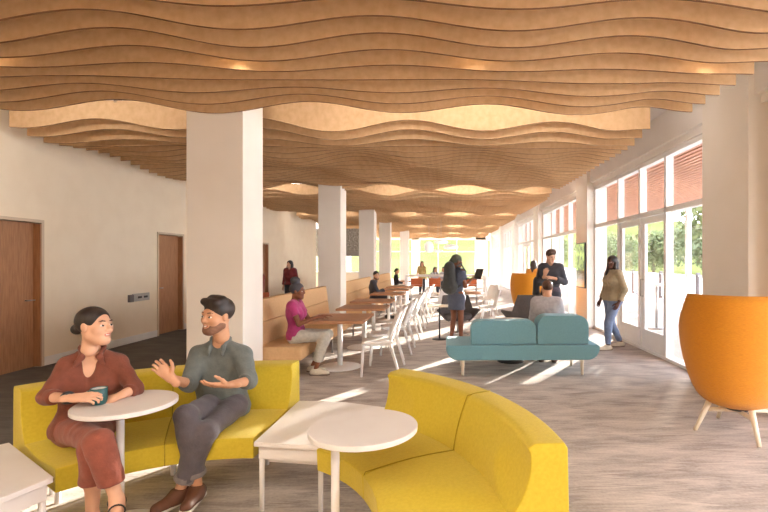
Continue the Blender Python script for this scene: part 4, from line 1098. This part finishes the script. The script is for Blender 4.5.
# girl with backpack and laptop
J = pose(.20, 9.0, -.75, 'stand', 1.70, elR=(.21,.02,1.10), wrR=(.13,.27,1.20), elL=(-.2,.05,1.10), wrL=(-.08,.30,1.18)); J['hf'] = nrm((.93,.3,-.12))
J['anR'] += V3(.03,.05,0); J['anL'] += V3(-.02,-.04,0)
person('young woman in slate dress and olive head wrap standing with a backpack', J, dict(near=1, fem=True, skin=SKC, hair=HB, hstyle='wrap', hname='head_wrap', hmat=OLIVE, top=dict(m=SLATE, arm=.55, e=.016, skirt=.30, offsh=True, name='dress'), shoes=(CREAM, SOLE), handR=dict(dir=(.5,.5,.3), back=(.5,-.3,-.7), curl=.5), handL=dict(dir=(.5,.6,.2), back=(0,0,-1), curl=.5)))
bk = J['chest']*.6+J['neck']*.4; bw = -nrm(J['ff']); sdv = np.cross(bw,(0,0,1)); root = thing('backpack', 'dark grey backpack worn by the young woman in slate dress', 'backpack', tuple(bk))
o_ = bw*.19; V, Q = sdf_mesh([cap(o_+V3(0,0,-.22)-sdv*.06, o_+V3(0,0,-.22)+sdv*.06, .115, k=.05, n=bw, s=.8), cap(o_+V3(0,0,-.22), o_+V3(0,0,.14), .15, .12, k=.06, n=bw, s=.7)], .012, .002, 30); vq_obj('bag', [(V,Q,0)], [PACK], root, V3(0,0,0))
V, Q = sdf_mesh([cap(o_+bw*.07+V3(0,0,-.22)-sdv*.05, o_+bw*.07+V3(0,0,-.22)+sdv*.05, .07, k=.03, n=bw, s=.8), cap(o_+bw*.06+V3(0,0,-.2), o_+bw*.06+V3(0,0,-.08), .09, k=.05, n=bw, s=.6)], .012); vq_obj('front_pocket', [(V,Q,0)], [PACK], root, V3(0,0,0))
for sg in (-1,1):
    m_ = MB(); a = sdv*sg*.10; m_.tube([tuple(o_*.55+a+V3(0,0,.16)), tuple(a*1.05+bw*-.02+V3(0,0,.21)), tuple(a*1.2-bw*.135+V3(0,0,.06)), tuple(a*1.35-bw*.09+V3(0,0,-.12)), tuple(a*1.3+o_*.6+V3(0,0,-.24))], .018, 8); m_.build('strap', PACK, root)
lp = (J['wrR']+J['wrL'])/2+V3(.11,.12,.035); lt = thing('laptop', 'open dark laptop held up by the young woman with the backpack', 'laptop', tuple(lp), -1.15)
MB().box(-.15,.15,-.10,.11,-.008,.008,.003).build('keyboard_base', M['dark'], lt); MB().box(-.15,.15,.10,.112,0,.21,.003, rot=Matrix.Rotation(-.35,3,'X'), piv=(0,.106,0)).build('lid', M['dark'], lt)

# man in dark jacket looking at his wrist
J = pose(2.08, 9.25, PI-.25, 'stand', 1.80, elL=(-.27,.02,1.17), wrL=(-.06,.24,1.25), elR=(.25,.0,1.13), wrR=(.11,.20,1.30))
J['hf'] = nrm((.3,-.9,-.3)); J['head'] += nrm(J['ff'])*.03
person('man in charcoal jacket standing behind the teal sofa looking at his wrist', J, dict(near=1, skin=SKA, hair=HBR, hstyle='short', top=dict(m=GREY, arm=1.75, e=.024, vneck=.10, hem=-.1, name='jacket'), bottom=dict(m=PLUM, leg=1.93, e=.014), shoes=(BLKS, SOLE), handL=dict(dir=(-.7,-.1,.1), back=(.1,-.6,.7), curl=.8), handR=dict(dir=(.3,-.1,.8), back=(-.3,-.8,.2), curl=1.)))
bb = thing('shoulder_bag', 'dark shoulder bag hanging at the side of the man in charcoal jacket', 'bag', (1.80,9.30,1.02))
V, Q = sdf_mesh([cap((0,-.08,-.1),(0,.08,-.1),.09,k=.04,n=(1,0,0),s=.6), cap((0,0,-.08),(0,0,.14),.13,.11,k=.05,n=(1,0,0),s=.55)], .012); vq_obj('bag', [(V,Q,0)], [BLACK], bb, V3(0,0,0))
MB().tube([(0,-.09,.1),(.02,-.06,.32),(.10,-.02,.47),(.04,.06,.35),(0,.09,.1)], .013, 8).build('strap', BLACK, bb)
# man seated on the teal sofa, back to the camera
J = pose(1.50, 6.93, -.25, 'sit', 1.70, 0, .44); J['hf'] = nrm((-.2,.98,-.1))
person('man in light grey shirt seated on the teal sofa, seen from behind', J, dict(near=1, skin=SKB, hair=HBR, hstyle='crop', top=dict(m=LGREY, arm=1.5, e=.02, hem=-.08, name='shirt'), bottom=dict(m=NAVY, leg=1.9), shoes=(BRN, SOLE)))
# woman in orange top beyond the far orange chair
J = pose(2.50, 13.3, -.6, 'stand', 1.60)
person('woman with long dark hair in orange top beyond the distant orange chair', J, dict(fem=True, skin=SKB, hair=HB, hstyle='long', top=dict(m=ORT, arm=1.2, e=.016), bottom=dict(m=NAVY, leg=1.9), shoes=(BLKS, SOLE)))
# woman in tan sweater walking by the glass doors
J = pose(3.0, 8.35, PI/2+.25, 'stand', 1.68, elR=(.27,-.03,1.08), wrR=(.24,.10,.86), elL=(-.27,-.06,1.08), wrL=(-.24,.05,.85), anL=(-.09,.16,.085), knL=(-.10,.16,.48), anR=(.09,-.22,.10), knR=(.10,-.02,.48))
J['hf'] = nrm((-.8,-.6,-.03))
person('woman in tan sweater and faded jeans walking beside the glass doors', J, dict(near=1, fem=True, fat=1.24, skin=SKD, hair=HB, hstyle='long', top=dict(m=TANK, arm=1.82, e=.013, hem=-.02, name='sweater'), bottom=dict(m=BLUEJ, leg=1.93, e=.010), shoes=(CREAM, SOLE)))
# ------------------------------------------------------------------ outside
struct('ground', MB().box(XR+.03, 40, -14, 90, -.3, -.02), M['paving'], 'pale terrace paving outside the windows')
# grass hill beyond the end windows
b = MB(); P = []
for i in range(31):
    row = []
    for j in range(41):
        x = -90+150*j/40; u = i/30; y = 43+115*u
        row.append((x, y, -.3+u**1.15*19+1.2*math.sin(x*.06+u*4)*u*1.5))
    P.append(row)
struct('hill', b.grid(P), M['grass'], 'sunlit green grass hill beyond the end windows')
# cedar canopy over the terrace
t = thing('canopy', 'reddish cedar slat canopy outside above the glass doors', 'canopy', (XR+.3, 8, 3.36))
m_ = MB(); k = 0; x = .0
while x < 4.2: m_.box(x, x+.085, -10, 34, 0, .14); x += .135
m_.build('slat_soffit', M['cedar'], t)
m_ = MB(); m_.box(-.05,4.3,-10,34,.16,.2); m_.build('canopy_roof', M['cedar'], t)
for k in range(8): MB().box(0,4.25,-9.5+6*k,-9.3+6*k,.14,.36).build('joist', M['cedar'], t)
for k in range(8): MB().box(4.0,4.14,-9.45+6*k-1.5,-9.31+6*k-1.5,-3.38,.0,.005).build('post', M['white'], t)
# railing
t = thing('railing', 'pale picket railing at the edge of the terrace', 'fence', (9.3, 0, -.02), group=None)
m_ = MB(); m_.box(-.03,.03,-4,60,1.02,1.08).box(-.02,.02,-4,60,.1,.15); m_.build('rail', M['white'], t)
m_ = MB(); y = -4
while y < 60: m_.box(-.012,.012,y,y+.035,.12,1.03); y += .13
m_.build('picket_panel', M['white'], t)
for k in range(22): MB().box(-.06,.06,-4+3*k,-3.88+3*k,0,1.16,.004).build('post', M['duct'], t)
# terrace furniture
t = thing('terrace_table', 'white high bar table on the terrace behind the glass door', 'table', (5.0,11.0,-.02))
MB().lathe([(0,1.02),(.4,1.02),(.4,1.05),(0,1.05)], seg=36, cap=False).build('tabletop', M['white'], t); MB().lathe([(.03,.02),(.03,1.02)], seg=16).build('pole', M['steel'], t); MB().lathe([(0,0),(.27,0),(.27,.02),(0,.02)], seg=32, cap=False).build('base', M['steel'], t)
def ts(label, loc, rz):
    t = thing('terrace_stool', label, 'stool', loc, rz, 'terrace bar stools')
    MB().box(-.2,.2,-.2,.2,.72,.76,.01).build('seat', M['white'], t); MB().box(-.2,.2,-.21,-.18,.80,1.08,.01).build('backrest', M['white'], t)
    for sx in (-1,1):
        for sy in (-1,1): MB().tube([(sx*.22,sy*.22,0),(sx*.17,sy*.17,.74)], .012, 8).build('leg', M['white'], t)
        MB().tube([(sx*.17,-.18,.74),(sx*.17,-.2,1.06)], .012, 8).build('back_post', M['white'], t)
    MB().tube([(-.2,-.2,.28),(.2,-.2,.28),(.2,.2,.28),(-.2,.2,.28),(-.2,-.2,.28)], .009, 6).build('foot_ring', M['white'], t)
    return t
z0 = ts('white terrace bar stool left of the bar table outside', (4.45,11.4,-.02), -1.2); dup(z0, (5.2,10.3,-.02), .2, 'white terrace bar stool nearer the camera outside'); dup(z0, (4.55,12.9,-.02), -1.5, 'white terrace bar stool farthest along the terrace')
# trees
def leaf_cloud(blobs, n, size, seed):
    r = np.random.default_rng(seed); V = []; F = []
    w = np.array([bl[3]**2 for bl in blobs]); w = w/w.sum(); pick = r.choice(len(blobs), n, p=w)
    for k in pick:
        x,y,z,R = blobs[k]; d = r.normal(size=3); d /= np.linalg.norm(d); rad = R*(.55+.5*r.random()**.6); c = np.array([x,y,z])+d*rad*np.array([1,1,.85])
        u = r.normal(size=3); u /= np.linalg.norm(u); v = np.cross(u, d+.3*r.normal(size=3)); v /= (np.linalg.norm(v)+1e-6); s = size*(.6+.8*r.random())
        i = len(V); V += [c-u*s, c+v*s*.5, c+u*s, c-v*s*.5]; F.append((i,i+1,i+2,i+3))
    me = bpy.data.meshes.new('crown'); me.from_pydata([tuple(a) for a in V], [], F); me.update(); return me
TR = [(12.7,20.4,6.8,0),(15.5,24.8,3.6,1),(12.5,28,3.3,0),(17.5,31,4.4,1),(13,34.5,3.4,0),(21,24.5,4.8,1),(15,42,4.2,0),(22,36,5.2,1),(12.8,15.5,2.5,1),(17,48,4.5,0),(24,46,5.5,1),(14,58,4.5,0)]  # first tree is added, mostly unseen, to block sun on the near floor
td = ['leafy green tree beyond the railing seen through the nearest door','olive green tree behind the nearest leafy one beyond the railing','rounded green tree beyond the railing','tall olive tree beyond the railing','small green tree beyond the railing','large pale tree in the second row beyond the railing','distant green tree past the terrace','big distant olive tree','low olive shrub just beyond the railing','distant rounded olive tree past the terrace','tall distant pale tree far past the terrace','farthest green tree past the terrace']
for i, (x, y, h, k) in enumerate(TR):
    t = thing('tree', td[i], 'tree', (x,y,-.05), group='trees beyond the terrace'); r = np.random.default_rng(40+i)
    bl = [(0,0,h*.62,h*.34)]+[(r.normal()*h*.22, r.normal()*h*.22, h*(.45+.38*r.random()), h*(.16+.12*r.random())) for _ in range(8)]
    me = leaf_cloud(bl, 2600, .05+.018*h, 80+i); me.materials.append(M['leaf2' if k else 'leaf']); lk(bpy.data.objects.new('crown', me), t)
    MB().tube([(0,0,0),(.05,.02,h*.35),(.0,.05,h*.7)], [.03*h,.022*h,.008*h], 10).build('trunk', M['bark'], t)

# ------------------------------------------------------------------ light
w = bpy.data.worlds.new('sky'); SC.world = w; w.use_nodes = True; nt = w.node_tree; bg = nt.nodes['Background']
tc = nt.nodes.new('ShaderNodeTexCoord'); sx = nt.nodes.new('ShaderNodeSeparateXYZ'); nt.links.new(tc.outputs['Generated'], sx.inputs[0])
cr = nt.nodes.new('ShaderNodeValToRGB'); e = cr.color_ramp.elements; e[0].position = 0; e[0].color = (.96,.97,1,1); e[1].position = .6; e[1].color = (.62,.74,.95,1)
nt.links.new(sx.outputs[2], cr.inputs[0]); nt.links.new(cr.outputs[0], bg.inputs[0]); bg.inputs[1].default_value = SKY
sd = bpy.data.lights.new('sun','SUN'); so = bpy.data.objects.new('sun', sd); lk(so); sd.energy = SUN; sd.color = (1,.92,.82); sd.angle = math.radians(.7)
el = math.radians(SEL); hz = Vector((.55,.835,0)).normalized()
dv = -(hz*math.cos(el)+Vector((0,0,math.sin(el)))); so.rotation_euler = dv.to_track_quat('-Z','Y').to_euler(); so.location = (20,30,12)
for p in DL:
    ld = bpy.data.lights.new('downlight_lamp','SPOT'); lo = bpy.data.objects.new('downlight_lamp', ld); lk(lo); ld.energy = 12; ld.spot_size = math.radians(80); ld.spot_blend = .5; ld.color = (1,.86,.66); ld.shadow_soft_size = .04; lo.location = p
vs = SC.view_settings; SC.display_settings.display_device = 'sRGB'; vs.view_transform = 'Standard'; vs.look = 'None'; vs.gamma = 1; vs.use_curve_mapping = False; vs.exposure = EXPO
